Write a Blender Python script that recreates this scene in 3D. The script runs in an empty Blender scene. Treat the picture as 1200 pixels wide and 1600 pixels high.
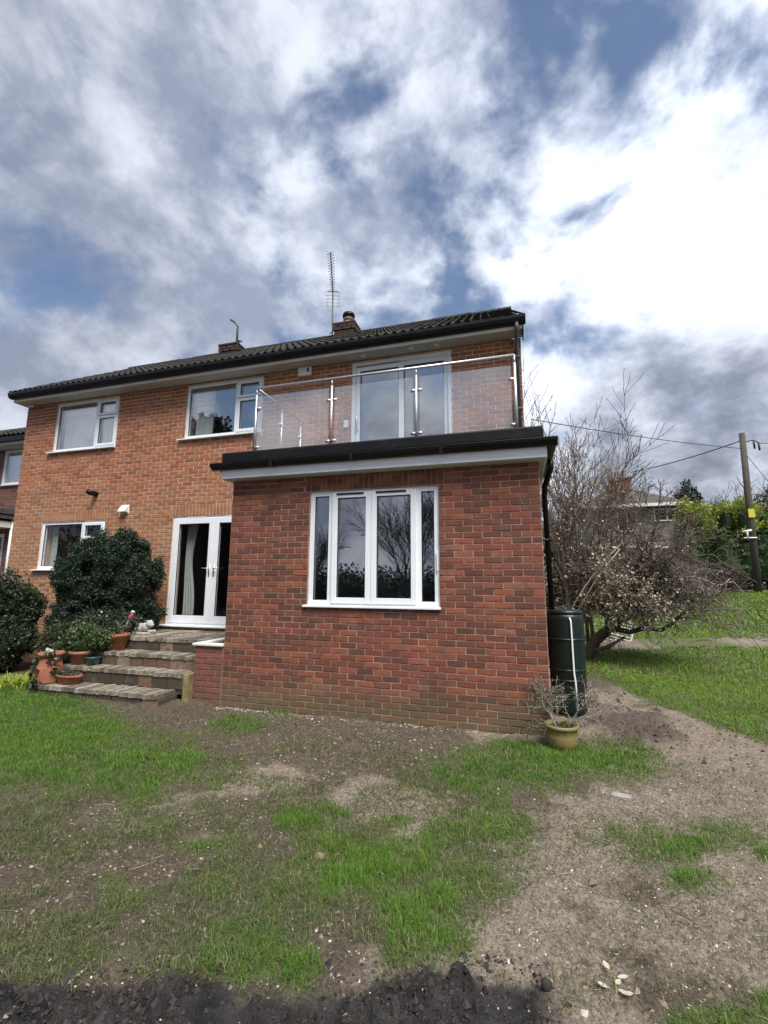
import bpy, math, random
import numpy as np
from mathutils import Matrix, Vector

# ------------------------------------------------------------------ camera, world, sun, exposure
SC = bpy.context.scene
COL = SC.collection
CAM = np.array([3.894, -5.503, 1.636])
RV = np.array([0.95889501, 0.28371171, 0.00529326])
UV = np.array([0.0387815, -0.14950782, 0.9879997])
FV = np.array([-0.28109847, 0.94718271, 0.15436507])
FPX = 709.14                      # focal length in pixels of a 1200 x 1600 picture

cam_data = bpy.data.cameras.new('camera')
cam = bpy.data.objects.new('camera', cam_data); COL.objects.link(cam)
cam.matrix_world = Matrix(((RV[0], UV[0], -FV[0], CAM[0]), (RV[1], UV[1], -FV[1], CAM[1]), (RV[2], UV[2], -FV[2], CAM[2]), (0, 0, 0, 1)))
cam_data.sensor_fit = 'VERTICAL'; cam_data.sensor_height = 36.0
cam_data.lens = FPX / 1600 * 36.0
cam_data.clip_start = 0.05; cam_data.clip_end = 2000
SC.camera = cam

SUN_EL, SUN_AZ = math.radians(58), math.radians(140)   # azimuth measured from +Y (away from the camera) towards +X
SKY_CLOUD = dict(cover_lo=0.40, cover_hi=0.60)
EXPOSURE = 1.95

def build_world():
    w = bpy.data.worlds.new('World'); SC.world = w; w.use_nodes = True
    nt = w.node_tree; nt.nodes.clear(); N = nt.nodes.new; L = nt.links.new
    out = N('ShaderNodeOutputWorld'); bg = N('ShaderNodeBackground'); L(bg.outputs[0], out.inputs[0])
    sky = N('ShaderNodeTexSky'); sky.sky_type = 'NISHITA'; sky.sun_disc = False
    sky.sun_elevation = SUN_EL; sky.sun_rotation = SUN_AZ; sky.air_density = 1.0; sky.dust_density = 0.6; sky.ozone_density = 1.4
    tc = N('ShaderNodeTexCoord')
    nrm = N('ShaderNodeVectorMath'); nrm.operation = 'NORMALIZE'; L(tc.outputs['Generated'], nrm.inputs[0])
    D = nrm.outputs[0]
    sep = N('ShaderNodeSeparateXYZ'); L(D, sep.inputs[0])
    def math_(op, a, b=None, clamp=False):
        m = N('ShaderNodeMath'); m.operation = op; m.use_clamp = clamp
        for i, v in enumerate((a, b)):
            if v is None: continue
            if isinstance(v, (int, float)): m.inputs[i].default_value = v
            else: L(v, m.inputs[i])
        return m.outputs[0]
    def dirmask(vec, lo, hi):
        dp = N('ShaderNodeVectorMath'); dp.operation = 'DOT_PRODUCT'; L(D, dp.inputs[0]); dp.inputs[1].default_value = vec
        mr = N('ShaderNodeMapRange'); mr.interpolation_type = 'SMOOTHSTEP'; L(dp.outputs['Value'], mr.inputs[0])
        mr.inputs[1].default_value = lo; mr.inputs[2].default_value = hi
        return mr.outputs[0]
    zc = math_('ADD', math_('MAXIMUM', sep.outputs[2], 0.0), 0.50)
    u = math_('DIVIDE', sep.outputs[0], zc); v = math_('DIVIDE', sep.outputs[1], zc)
    cb = N('ShaderNodeCombineXYZ'); L(u, cb.inputs[0]); L(v, cb.inputs[1])
    def noise(scale, detail, rough, off, dist=0.0, sx=1.0, sy=1.0):
        mp = N('ShaderNodeMapping'); mp.inputs['Location'].default_value = off; mp.inputs['Scale'].default_value = (sx, sy, 1)
        mp.inputs['Rotation'].default_value = (0, 0, math.radians(20))
        L(cb.outputs[0], mp.inputs[0])
        n = N('ShaderNodeTexNoise'); n.noise_dimensions = '3D'; L(mp.outputs[0], n.inputs['Vector'])
        n.inputs['Scale'].default_value = scale; n.inputs['Detail'].default_value = detail
        n.inputs['Roughness'].default_value = rough; n.inputs['Distortion'].default_value = dist
        return n.outputs[0]
    def ramp(x, lo, hi):
        mr = N('ShaderNodeMapRange'); mr.interpolation_type = 'SMOOTHSTEP'; L(x, mr.inputs[0])
        mr.inputs[1].default_value = lo; mr.inputs[2].default_value = hi
        return mr.outputs[0]
    def mixc(f, a, b):
        m = N('ShaderNodeMix'); m.data_type = 'RGBA'
        if isinstance(f, (int, float)): m.inputs[0].default_value = f
        else: L(f, m.inputs[0])
        for k, v in ((6, a), (7, b)):
            if isinstance(v, tuple): m.inputs[k].default_value = v
            else: L(v, m.inputs[k])
        return m.outputs[2]
    def scale(c, k):
        m = N('ShaderNodeVectorMath'); m.operation = 'SCALE'; L(c, m.inputs[0])
        if isinstance(k, (int, float)): m.inputs[3].default_value = k
        else: L(k, m.inputs[3])
        return m.outputs[0]
    sunv = tuple(RAY(1090, 470))
    glow = dirmask(sunv, 0.91, 0.997)
    glow_w = dirmask(sunv, 0.35, 1.0)
    sq = N('ShaderNodeVectorMath'); sq.operation = 'MULTIPLY'; L(D, sq.inputs[0]); sq.inputs[1].default_value = (1.0, 1.0, 1.35)   # clouds lie flatter low down
    def puff(scale, detail, rough, off, dist):
        mp = N('ShaderNodeMapping'); mp.inputs['Location'].default_value = off; L(sq.outputs[0], mp.inputs[0])
        n = N('ShaderNodeTexNoise'); L(mp.outputs[0], n.inputs['Vector']); n.inputs['Scale'].default_value = scale; n.inputs['Detail'].default_value = detail
        n.inputs['Roughness'].default_value = rough; n.inputs['Distortion'].default_value = dist
        return n.outputs[0]
    n_fan = noise(4.1, 4, 0.52, (5.2, 3.9, 0.7), 0.30, 1.0, 0.80)
    n_cover = puff(4.2, 7, 0.55, (2.2, 0.9, 1.7), 0.25)
    n_fine = puff(11.0, 6, 0.60, (7.3, 2.2, 4.0), 0.2)
    n_shade = puff(4.6, 7, 0.58, (3.1, 7.6, 1.0), 0.2)
    cov = math_('ADD', math_('ADD', math_('MULTIPLY', n_cover, 0.68), math_('MULTIPLY', n_fine, 0.12)), math_('MULTIPLY', n_fan, .20))
    low = dirmask((0, 0, 1), 0.50, 0.05)                                       # cloud bank thickens towards the horizon
    greyL = dirmask(tuple(RAY(-20, 440)), 0.78, 0.985)
    greyR = dirmask(tuple(RAY(1070, 690)), 0.955, 0.997)
    cov = math_('ADD', cov, math_('MULTIPLY', math_('ADD', low, math_('ADD', math_('MULTIPLY', greyL, .5), glow)), 0.08))
    cover = math_('ADD', ramp(cov, 0.41, 0.56), 0.05, True)
    shade = math_('ADD', math_('MULTIPLY', n_shade, 0.80), math_('MULTIPLY', n_fine, 0.20))
    shade = math_('SUBTRACT', math_('ADD', shade, math_('MULTIPLY', glow, 0.14)), math_('ADD', math_('MULTIPLY', greyR, .13), math_('MULTIPLY', greyL, .045)))
    bright = ramp(shade, 0.39, 0.65)
    ccol = mixc(bright, (0.086, 0.098, 0.130, 1), (0.212, 0.226, 0.258, 1))
    ccol = scale(ccol, math_('ADD', 0.92, math_('ADD', math_('MULTIPLY', glow, 0.40), math_('MULTIPLY', glow_w, 0.28))))
    ccol = scale(ccol, math_('SUBTRACT', 1.0, math_('MULTIPLY', math_('MULTIPLY', greyR, math_('SUBTRACT', 1.0, n_fine)), 0.80)))
    blue = scale(sky.outputs[0], 0.037)
    col = mixc(cover, blue, ccol)
    ground_mask = ramp(sep.outputs[2], -0.02, 0.0)
    col = mixc(ground_mask, (0.10, 0.10, 0.09, 1), col)
    L(col, bg.inputs[0]); bg.inputs[1].default_value = 1.0

def RAY(px, py):
    d = FV + RV * (px - 600) / FPX + UV * (800 - py) / FPX
    return d / np.linalg.norm(d)

build_world()
sd = bpy.data.lights.new('sun', 'SUN'); sd.energy = 1.5; sd.angle = math.radians(28); sd.color = (1.0, 0.96, 0.90)
so = bpy.data.objects.new('sun', sd); COL.objects.link(so)
sdir = Vector((math.sin(SUN_AZ) * math.cos(SUN_EL), math.cos(SUN_AZ) * math.cos(SUN_EL), math.sin(SUN_EL)))
so.rotation_euler = sdir.to_track_quat('Z', 'Y').to_euler(); so.location = (8, 4, 14)

SC.view_settings.view_transform = 'Standard'; SC.view_settings.look = 'None'
SC.view_settings.exposure = EXPOSURE; SC.view_settings.gamma = 1.0; SC.view_settings.use_curve_mapping = False
SC.render.engine = 'CYCLES'
SC.cycles.use_denoising = True
SC.cycles.max_bounces = 8; SC.cycles.transparent_max_bounces = 16

# ------------------------------------------------------------------ helpers
def P(px, py, X=None, Y=None, Z=None):
    """the point of a known plane seen at a picture position (authoring help)"""
    d = FV + RV * (px - 600) / FPX + UV * (800 - py) / FPX
    t = (X - CAM[0]) / d[0] if X is not None else (Y - CAM[1]) / d[1] if Y is not None else (Z - CAM[2]) / d[2]
    return CAM + t * d

class MB:
    def __init__(s): s.v = []; s.f = []
    def add(s, vs, fs):
        b = len(s.v); s.v.extend([tuple(map(float, p)) for p in vs]); s.f.extend([tuple(i + b for i in f) for f in fs]); return s
    def box(s, x0, x1, y0, y1, z0, z1, M=None):
        vs = [(x, y, z) for z in (z0, z1) for x, y in ((x0, y0), (x1, y0), (x1, y1), (x0, y1))]
        if M is not None: vs = [tuple(M @ Vector(p)) for p in vs]
        return s.add(vs, [(3, 2, 1, 0), (4, 5, 6, 7), (0, 1, 5, 4), (1, 2, 6, 5), (2, 3, 7, 6), (3, 0, 4, 7)])
    def tube(s, pts, rad, n=6, caps=True):
        pts = [np.array(p, float) for p in pts]; k = len(pts)
        if not hasattr(rad, '__len__'): rad = [rad] * k
        rings = []; prev = None
        for i in range(k):
            t = pts[min(i + 1, k - 1)] - pts[max(i - 1, 0)]; t = t / (np.linalg.norm(t) + 1e-9)
            if prev is None:
                a = np.array([0, 0, 1.0]) if abs(t[2]) < .9 else np.array([1.0, 0, 0])
                e = np.cross(t, a)
            else: e = prev - t * (prev @ t)
            e = e / (np.linalg.norm(e) + 1e-9); prev = e; g = np.cross(t, e)
            rings.append([pts[i] + rad[i] * (math.cos(2 * math.pi * j / n) * e + math.sin(2 * math.pi * j / n) * g) for j in range(n)])
        vs = [p for r in rings for p in r]; fs = []
        for i in range(k - 1):
            for j in range(n): fs.append((i * n + j, i * n + (j + 1) % n, (i + 1) * n + (j + 1) % n, (i + 1) * n + j))
        if caps: fs.append(tuple(range(n - 1, -1, -1))); fs.append(tuple(range((k - 1) * n, k * n)))
        return s.add(vs, fs)
    def lathe(s, prof, c=(0, 0, 0), n=24):
        vs = []; fs = []; m = len(prof)
        for r, z in prof:
            for j in range(n):
                a = 2 * math.pi * j / n; vs.append((c[0] + r * math.cos(a), c[1] + r * math.sin(a), c[2] + z))
        for i in range(m - 1):
            for j in range(n): fs.append((i * n + j, i * n + (j + 1) % n, (i + 1) * n + (j + 1) % n, (i + 1) * n + j))
        fs.append(tuple(range(n - 1, -1, -1))); fs.append(tuple(range((m - 1) * n, m * n)))
        return s.add(vs, fs)
    def prism(s, poly, axis, a0, a1):
        """extrude a 2-D outline along an axis: 0 = x (outline in y, z), 1 = y (outline in x, z), 2 = z"""
        def pt(q, a): return (a, q[0], q[1]) if axis == 0 else (q[0], a, q[1]) if axis == 1 else (q[0], q[1], a)
        n = len(poly)
        vs = [pt(q, a0) for q in poly] + [pt(q, a1) for q in poly]
        fs = [tuple(range(n - 1, -1, -1)), tuple(range(n, 2 * n))] + [(i, (i + 1) % n, n + (i + 1) % n, n + i) for i in range(n)]
        return s.add(vs, fs)
    def mesh(s, name, mat=None, smooth=False):
        me = bpy.data.meshes.new(name); me.from_pydata(s.v, [], s.f); me.update()
        import bmesh
        bm = bmesh.new(); bm.from_mesh(me); bmesh.ops.recalc_face_normals(bm, faces=bm.faces); bm.to_mesh(me); bm.free()
        if mat is not None: me.materials.append(mat)
        if smooth:
            me.polygons.foreach_set('use_smooth', [True] * len(me.polygons))
        return me
    def build(s, name, mat=None, parent=None, smooth=False, bevel=0):
        o = bpy.data.objects.new(name, s.mesh(name, mat, smooth)); COL.objects.link(o)
        if parent is not None: attach(o, parent)
        if bevel:
            b = o.modifiers.new('bevel', 'BEVEL'); b.width = bevel; b.segments = 2; b.limit_method = 'ANGLE'; b.angle_limit = math.radians(40)
        return o

def np_mesh(name, V, F, mat=None, parent=None, smooth=False, attrs=None):
    """V (n,3), F (m,k) numpy -> one mesh object; attrs: name -> (type, values) on points"""
    me = bpy.data.meshes.new(name)
    V = np.asarray(V, np.float32); F = np.asarray(F, np.int32); m, k = F.shape
    me.vertices.add(len(V)); me.vertices.foreach_set('co', V.ravel())
    me.loops.add(m * k); me.loops.foreach_set('vertex_index', F.ravel())
    me.polygons.add(m); me.polygons.foreach_set('loop_start', np.arange(0, m * k, k, dtype=np.int32))
    me.update(calc_edges=True)
    if smooth: me.shade_smooth()
    else: me.shade_flat()
    for an, (ty, val) in (attrs or {}).items():
        a = me.attributes.new(an, ty, 'POINT')
        if ty == 'FLOAT': a.data.foreach_set('value', np.asarray(val, np.float32).ravel())
        else: a.data.foreach_set('color', np.asarray(val, np.float32).ravel())
    if mat is not None: me.materials.append(mat)
    o = bpy.data.objects.new(name, me); COL.objects.link(o)
    if parent is not None: attach(o, parent)
    return o

def thing(name, label, cat, loc=(0, 0, 0), group=None):
    o = bpy.data.objects.new(name, None); COL.objects.link(o); o.empty_display_size = 0.1
    # the empty stays at the base; children are built in world coordinates, so undo the offset for them
    o.location = loc
    o['label'] = label; o['category'] = cat; o['kind'] = 'thing'
    if group: o['group'] = group
    return o
def tag(o, label, cat, group=None, kind=None):
    if label: o['label'] = label
    if cat: o['category'] = cat
    if group: o['group'] = group
    o['kind'] = kind or 'thing'
    return o
def attach(o, parent):
    o.parent = parent
    if parent.type == 'EMPTY': o.matrix_parent_inverse = Matrix.Translation(-parent.location)   # parts are modelled in world coordinates
    return o
def copy_tree(o, parent=None):
    c = o.copy(); COL.objects.link(c)
    if parent is not None: c.parent = parent
    for ch in list(o.children): copy_tree(ch, c)
    return c

def vnoise(x, y, seed=0):
    """2-D value noise on numpy arrays, 0..1"""
    xi = np.floor(x).astype(np.int64); yi = np.floor(y).astype(np.int64); fx = x - xi; fy = y - yi
    fx = fx * fx * (3 - 2 * fx); fy = fy * fy * (3 - 2 * fy)
    def h(a, b):
        n = (a * 374761393 + b * 668265263 + seed * 974634777) & 0x7fffffff
        n = ((n ^ (n >> 13)) * 1274126177) & 0x7fffffff
        return ((n ^ (n >> 16)) & 0xffff) / 65535.0
    a = h(xi, yi); b = h(xi + 1, yi); c = h(xi, yi + 1); d = h(xi + 1, yi + 1)
    return (a * (1 - fx) + b * fx) * (1 - fy) + (c * (1 - fx) + d * fx) * fy
def fbm(x, y, oct=4, seed=0):
    x = np.asarray(x, float); y = np.asarray(y, float); t = 0; a = .5; s = 0
    for i in range(oct):
        t = t + a * vnoise(x * 2 ** i, y * 2 ** i, seed + i * 17); s += a; a *= .5
    return t / s
def sstep(lo, hi, x):
    t = np.clip((np.asarray(x, float) - lo) / (hi - lo), 0, 1); return t * t * (3 - 2 * t)

# ------------------------------------------------------------------ materials
class NB:
    """small node builder"""
    def __init__(s, name):
        s.m = bpy.data.materials.new(name); s.m.use_nodes = True; s.nt = s.m.node_tree; s.nt.nodes.clear()
        s.out = s.nt.nodes.new('ShaderNodeOutputMaterial'); s.b = s.nt.nodes.new('ShaderNodeBsdfPrincipled'); s.L(s.b.outputs[0], s.out.inputs[0])
    def N(s, t): return s.nt.nodes.new(t)
    def L(s, a, b): s.nt.links.new(a, b)
    def put(s, inp, v):
        if v is None: return
        if hasattr(v, 'links') or isinstance(v, bpy.types.NodeSocket): s.L(v, inp)
        else: inp.default_value = v
    def math(s, op, a, b=None, clamp=False):
        n = s.N('ShaderNodeMath'); n.operation = op; n.use_clamp = clamp; s.put(n.inputs[0], a); s.put(n.inputs[1], b); return n.outputs[0]
    def pos(s): return s.N('ShaderNodeNewGeometry').outputs['Position']
    def obj(s): return s.N('ShaderNodeTexCoord').outputs['Object']
    def noise(s, vec, scale, detail=4, rough=.55, dist=0, sc=(1, 1, 1), col=False):
        if sc != (1, 1, 1):
            mp = s.N('ShaderNodeMapping'); mp.inputs['Scale'].default_value = sc; s.L(vec, mp.inputs[0]); vec = mp.outputs[0]
        n = s.N('ShaderNodeTexNoise'); s.L(vec, n.inputs['Vector']); n.inputs['Scale'].default_value = scale
        n.inputs['Detail'].default_value = detail; n.inputs['Roughness'].default_value = rough; n.inputs['Distortion'].default_value = dist
        return n.outputs[1 if col else 0]
    def ramp(s, x, lo, hi, a=0.0, b=1.0):
        n = s.N('ShaderNodeMapRange'); n.interpolation_type = 'SMOOTHSTEP'; s.put(n.inputs[0], x)
        n.inputs[1].default_value = lo; n.inputs[2].default_value = hi; n.inputs[3].default_value = a; n.inputs[4].default_value = b; return n.outputs[0]
    def mix(s, f, a, b, mode='MIX'):
        n = s.N('ShaderNodeMix'); n.data_type = 'RGBA'; n.blend_type = mode; s.put(n.inputs[0], f)
        for k, v in ((6, a), (7, b)):
            if isinstance(v, tuple): n.inputs[k].default_value = (*v, 1) if len(v) == 3 else v
            else: s.L(v, n.inputs[k])
        return n.outputs[2]
    def cramp(s, x, stops, interp='LINEAR'):
        n = s.N('ShaderNodeValToRGB'); n.color_ramp.interpolation = interp; e = n.color_ramp.elements
        while len(e) > 1: e.remove(e[-1])
        e[0].position = stops[0][0]; e[0].color = (*stops[0][1], 1)
        for p, c in stops[1:]: q = e.new(p); q.color = (*c, 1)
        s.L(x, n.inputs[0]); return n.outputs[0]
    def bump(s, h, strength=.3, dist=.01, prev=None):
        n = s.N('ShaderNodeBump'); n.inputs['Strength'].default_value = strength; n.inputs['Distance'].default_value = dist
        s.L(h, n.inputs['Height'])
        if prev is not None: s.L(prev, n.inputs['Normal'])
        return n.outputs[0]
    def fin(s, col=None, rough=.6, metal=0.0, nrm=None, spec=None):
        s.put(s.b.inputs['Base Color'], (*col, 1) if isinstance(col, tuple) and len(col) == 3 else col)
        s.put(s.b.inputs['Roughness'], rough); s.put(s.b.inputs['Metallic'], metal)
        if nrm is not None: s.L(nrm, s.b.inputs['Normal'])
        if spec is not None: s.b.inputs['Specular IOR Level'].default_value = spec
        return s.m

def plain(name, c, rough=.6, var=.12, scale=8, metal=0.0, bump=.0, bscale=60, stain=None, spec=None):
    """base colour with mottling, optional relief and stains"""
    b = NB(name); p = b.pos()
    n = b.noise(p, scale, 5, .6)
    lo = tuple(max(0, k * (1 - var)) for k in c); hi = tuple(min(1, k * (1 + var)) for k in c)
    col = b.mix(b.ramp(n, .3, .7), lo, hi)
    if stain: col = b.mix(b.ramp(b.noise(p, stain[1], 6, .65), stain[2], stain[3], 0, stain[4]), col, stain[0])
    r = b.ramp(b.noise(p, scale * 3, 3), .3, .7, max(.02, rough - .07), min(1, rough + .07))
    nr = b.bump(b.noise(p, bscale, 4, .6), bump, .01) if bump else None
    return b.fin(col, r, metal, nr, spec)

def brick_mat(name, stops, yoff, grain=.2, algae=0.0, base_z=0.0, pale=0.0, tan=None):
    """each brick of the bond draws its own tone from the palette; kiln marks, bloom and algae on top"""
    b = NB(name); p = b.pos()
    sp = b.N('ShaderNodeSeparateXYZ'); b.L(p, sp.inputs[0])
    row = b.math('FLOOR', b.math('DIVIDE', sp.outputs[2], .075))
    odd = b.math('MULTIPLY', b.math('FLOORED_MODULO', row, 2.0), .1125)
    u = b.math('ADD', b.math('ADD', sp.outputs[0], sp.outputs[1]), yoff)
    colm = b.math('FLOOR', b.math('DIVIDE', b.math('ADD', u, odd), .225))
    cb = b.N('ShaderNodeCombineXYZ'); b.L(colm, cb.inputs[0]); b.L(row, cb.inputs[1])
    wn = b.N('ShaderNodeTexWhiteNoise'); wn.noise_dimensions = '2D'; b.L(cb.outputs[0], wn.inputs['Vector'])
    sel = b.math('ADD', b.math('MULTIPLY', wn.outputs['Value'], .50), b.math('MULTIPLY', b.noise(p, 1.3, 5, .8), .50))
    col = b.cramp(sel, stops)
    kiln = b.ramp(b.noise(p, 7, 6, .72, .6, (1, 1, 2.6)), .46, .68)
    col = b.mix(b.math('MULTIPLY', kiln, .38), col, tuple(k * .62 for k in stops[1][1]))
    bloom = b.math('MULTIPLY', b.ramp(b.noise(p, 3.1, 6, .7), .52, .74), b.ramp(b.noise(p, 26, 4, .7), .38, .66))
    col = b.mix(b.math('MULTIPLY', bloom, .42 + pale), col, (.50, .40, .33))
    if tan:      # sun-bleached lower storey
        tm = b.math('MULTIPLY', b.ramp(b.math('ADD', sp.outputs[2], b.math('MULTIPLY', b.noise(p, .9, 5, .7), 2.2)), 3.3, 5.3, .50, 0), b.ramp(b.noise(p, 7, 4, .7), .3, .6, .5, 1))
        col = b.mix(tm, col, tan)
    if algae:
        h = b.ramp(sp.outputs[2], base_z + .02, base_z + .55, 1, 0)
        am = b.math('MULTIPLY', h, b.ramp(b.noise(p, 2.3, 6, .7), .22, .55))
        col = b.mix(b.math('MULTIPLY', am, algae), col, (.135, .115, .062))
    speck = b.ramp(b.noise(p, 140, 3, .6), .35, .75, 1 - grain, 1 + grain * .5)
    col = b.mix(1.0, col, b.N('ShaderNodeCombineXYZ').outputs[0], 'MIX') if False else col
    hs = b.N('ShaderNodeHueSaturation'); b.L(col, hs.inputs['Color']); b.L(speck, hs.inputs['Value'])
    nr = b.bump(b.noise(p, 70, 5, .7), .5, .006)
    return b.fin(hs.outputs[0], b.ramp(b.noise(p, 12, 3), .3, .7, .78, .95), 0, nr, .3)

M = {}
M['brick_ext'] = brick_mat('brick_extension', [(0.0, (.085, .044, .035)), (.25, (.125, .056, .041)), (.40, (.175, .064, .043)), (.56, (.230, .076, .047)), (.72, (.300, .102, .060)), (.88, (.35, .155, .098)), (1, (.38, .23, .165))], 0.0, .22, .92, 0.0)
M['brick_main'] = brick_mat('brick_main', [(0.0, (.140, .062, .038)), (.22, (.255, .098, .053)), (.42, (.365, .138, .068)), (.62, (.435, .165, .079)), (.80, (.47, .200, .100)), (1.0, (.50, .275, .152))], 0.0, .18, .25, 0.6, .04, (.40, .265, .155))
M['brick_dark'] = brick_mat('brick_neighbour', [(0.0, (.085, .05, .05)), (.3, (.15, .075, .065)), (.6, (.22, .10, .075)), (1.0, (.27, .14, .10))], 0.0, .2)
M['mortar_ext'] = plain('mortar_extension', (.33, .24, .185), .95, .32, 2.6, bump=.5, bscale=120, stain=((.17, .105, .078), 3.1, .44, .66, .75))
M['mortar_main'] = plain('mortar_main', (.63, .50, .385), .95, .15, 5, bump=.5, bscale=120)
M['mortar_dark'] = plain('mortar_neighbour', (.34, .29, .26), .95, .2, 5, bump=.5, bscale=120)
M['upvc'] = plain('white_upvc', (.80, .825, .86), .28, .03, 3, stain=((.58, .59, .57), 6, .60, .88, .30))
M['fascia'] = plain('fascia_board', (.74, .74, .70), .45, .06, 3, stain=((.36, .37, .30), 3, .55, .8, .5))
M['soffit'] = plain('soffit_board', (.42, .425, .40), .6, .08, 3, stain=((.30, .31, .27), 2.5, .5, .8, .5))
M['black'] = plain('black_plastic', (.007, .007, .008), .42, .25, 6, stain=((.018, .018, .017), 6, .5, .75, .5), spec=.25)
M['rubber'] = plain('black_roof_trim', (.007, .007, .008), .5, .2, 4, stain=((.02, .021, .02), 3, .5, .75, .5), spec=.25)
M['lead'] = plain('grey_downpipe', (.075, .075, .078), .5, .2, 8)
M['steel'] = plain('brushed_steel', (.58, .58, .59), .45, .05, 20, metal=.9)
M['terracotta'] = plain('terracotta', (.30, .112, .060), .85, .16, 10, bump=.25, stain=((.30, .26, .21), 7, .55, .78, .6))
M['terracotta_old'] = plain('terracotta_old', (.34, .145, .09), .9, .2, 9, bump=.3, stain=((.16, .17, .10), 6, .48, .72, .7))
M['glaze_green'] = plain('green_glaze', (.025, .085, .065), .22, .2, 12)
M['glaze_yellow'] = plain('ochre_glaze', (.27, .215, .075), .5, .25, 9, bump=.3, stain=((.09, .09, .045), 9, .42, .66, .75))
M['butt'] = plain('water_butt_green', (.003, .012, .009), .40, .15, 5, stain=((.05, .075, .06), 6, .58, .85, .4))
M['pipe_white'] = plain('white_pipe', (.78, .78, .76), .4, .04, 6)
M['stone'] = plain('weathered_stone', (.27, .255, .23), .92, .25, 11, bump=.6, bscale=45, stain=((.12, .125, .085), 7, .5, .72, .7))
M['stone_pale'] = plain('pale_stone', (.42, .41, .38), .92, .2, 14, bump=.6, bscale=50, stain=((.17, .18, .14), 9, .5, .72, .7))
M['tread'] = plain('brick_tread', (.29, .265, .235), .93, .28, 6, bump=.7, bscale=55, stain=((.10, .095, .075), 7, .46, .70, .75))
M['riser'] = plain('brick_riser', (.22, .155, .12), .93, .35, 5, bump=.6, bscale=60, stain=((.10, .10, .065), 5, .42, .66, .8))
M['mortar_step'] = plain('step_mortar', (.055, .052, .042), .95, .3, 8, bump=.6)
M['render_yellow'] = plain('mossy_render', (.235, .19, .075), .9, .3, 9, bump=.5, stain=((.12, .11, .055), 7, .42, .66, .75))
M['tile'] = None
M['bark'] = plain('bark', (.085, .068, .055), .95, .35, 14, bump=.8, bscale=40, stain=((.17, .18, .13), 9, .52, .72, .6))
M['bark_dark'] = plain('bark_dark', (.035, .028, .024), .95, .35, 14, bump=.8, bscale=40)
M['twig'] = plain('twig', (.105, .082, .066), .9, .35, 12)
M['twig_pale'] = plain('twig_pale', (.30, .265, .22), .85, .3, 12)
M['twig_dark'] = plain('twig_dark', (.040, .031, .028), .9, .3, 12)
M['pole'] = plain('pole_timber', (.070, .058, .044), .9, .25, 8, bump=.5, bscale=30, stain=((.09, .085, .07), 3, .5, .75, .6))
M['wire'] = plain('wire_black', (.02, .02, .022), .6, .1)
M['sign_yellow'] = plain('sign_yellow', (.62, .52, .06), .5, .05)
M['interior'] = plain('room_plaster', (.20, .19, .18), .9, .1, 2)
M['curtain'] = plain('curtain_cloth', (.40, .43, .40), .95, .1, 10)
M['blind'] = plain('roller_blind', (.74, .77, .78), .95, .05, 6)
M['picture'] = plain('pale_panel', (.56, .66, .66), .9, .15, 9)
M['timber'] = plain('grey_timber', (.36, .35, .33), .9, .2, 12, bump=.4)
M['pink'] = plain('pink_paint', (.60, .12, .17), .55, .1, 20)
M['white_paint'] = plain('white_paint', (.74, .73, .70), .6, .06, 10)
M['slate_far'] = plain('far_roof', (.085, .07, .06), .9, .2, 2)
M['render_far'] = plain('far_render', (.20, .18, .15), .9, .12, 1.2)
M['brick_far'] = plain('far_brick', (.24, .13, .09), .9, .2, 3)

def tile_mat():
    b = NB('concrete_roof_tile'); p = b.pos()
    oi = b.N('ShaderNodeObjectInfo')
    base = b.mix(b.ramp(b.noise(p, 3.3, 4, .6), .3, .7), (.016, .014, .012), (.035, .030, .026))
    base = b.mix(b.ramp(b.noise(p, 1.1, 6, .7), .52, .70, 0, .75), base, (.042, .046, .018))
    lich = b.ramp(b.noise(p, 24, 5, .7), .60, .72)
    base = b.mix(b.math('MULTIPLY', lich, .55), base, (.27, .26, .22))
    nr = b.bump(b.noise(p, 60, 5, .7), .6, .008)
    return b.fin(base, .88, 0, nr, .3)
M['tile'] = tile_mat()

def glass_mat(name, refl, tint=(.94, .97, .97), rough=0.0, sky_veil=0.0):
    b = NB(name); nt = b.nt; nt.nodes.remove(b.b)
    tr = b.N('ShaderNodeBsdfTransparent'); tr.inputs[0].default_value = (*tint, 1)
    gl = b.N('ShaderNodeBsdfGlossy'); gl.inputs['Roughness'].default_value = rough; gl.inputs[0].default_value = (.97, .98, 1, 1)
    fr = b.N('ShaderNodeLayerWeight'); fr.inputs[0].default_value = .5      # Schlick: the same from either side of the pane
    f = b.math('ADD', b.math('MULTIPLY', b.math('POWER', fr.outputs['Facing'], 5.0), 1 - refl), refl, True)
    ms = b.N('ShaderNodeMixShader'); b.L(f, ms.inputs[0]); b.L(tr.outputs[0], ms.inputs[1]); b.L(gl.outputs[0], ms.inputs[2])
    res = ms.outputs[0]
    if sky_veil:     # milky veil of the reflected sky, painted as a patchy grey diffuse layer
        df = b.N('ShaderNodeBsdfDiffuse'); df.inputs[0].default_value = (.62, .61, .58, 1)
        m2 = b.N('ShaderNodeMixShader'); b.L(b.ramp(b.noise(b.pos(), 2.2, 6, .65), .25, .75, sky_veil * .5, sky_veil * 1.4), m2.inputs[0]); b.L(res, m2.inputs[1]); b.L(df.outputs[0], m2.inputs[2]); res = m2.outputs[0]
    b.L(res, b.out.inputs[0]); return b.m
M['glass'] = glass_mat('coated_double_glazing', .22, (.955, .97, .97))
M['glass_low'] = glass_mat('clear_double_glazing', .045, (.95, .96, .96))
M['glass_bal'] = glass_mat('balustrade_glass', .16, (.92, .94, .935), 0.0, .085)

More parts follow.
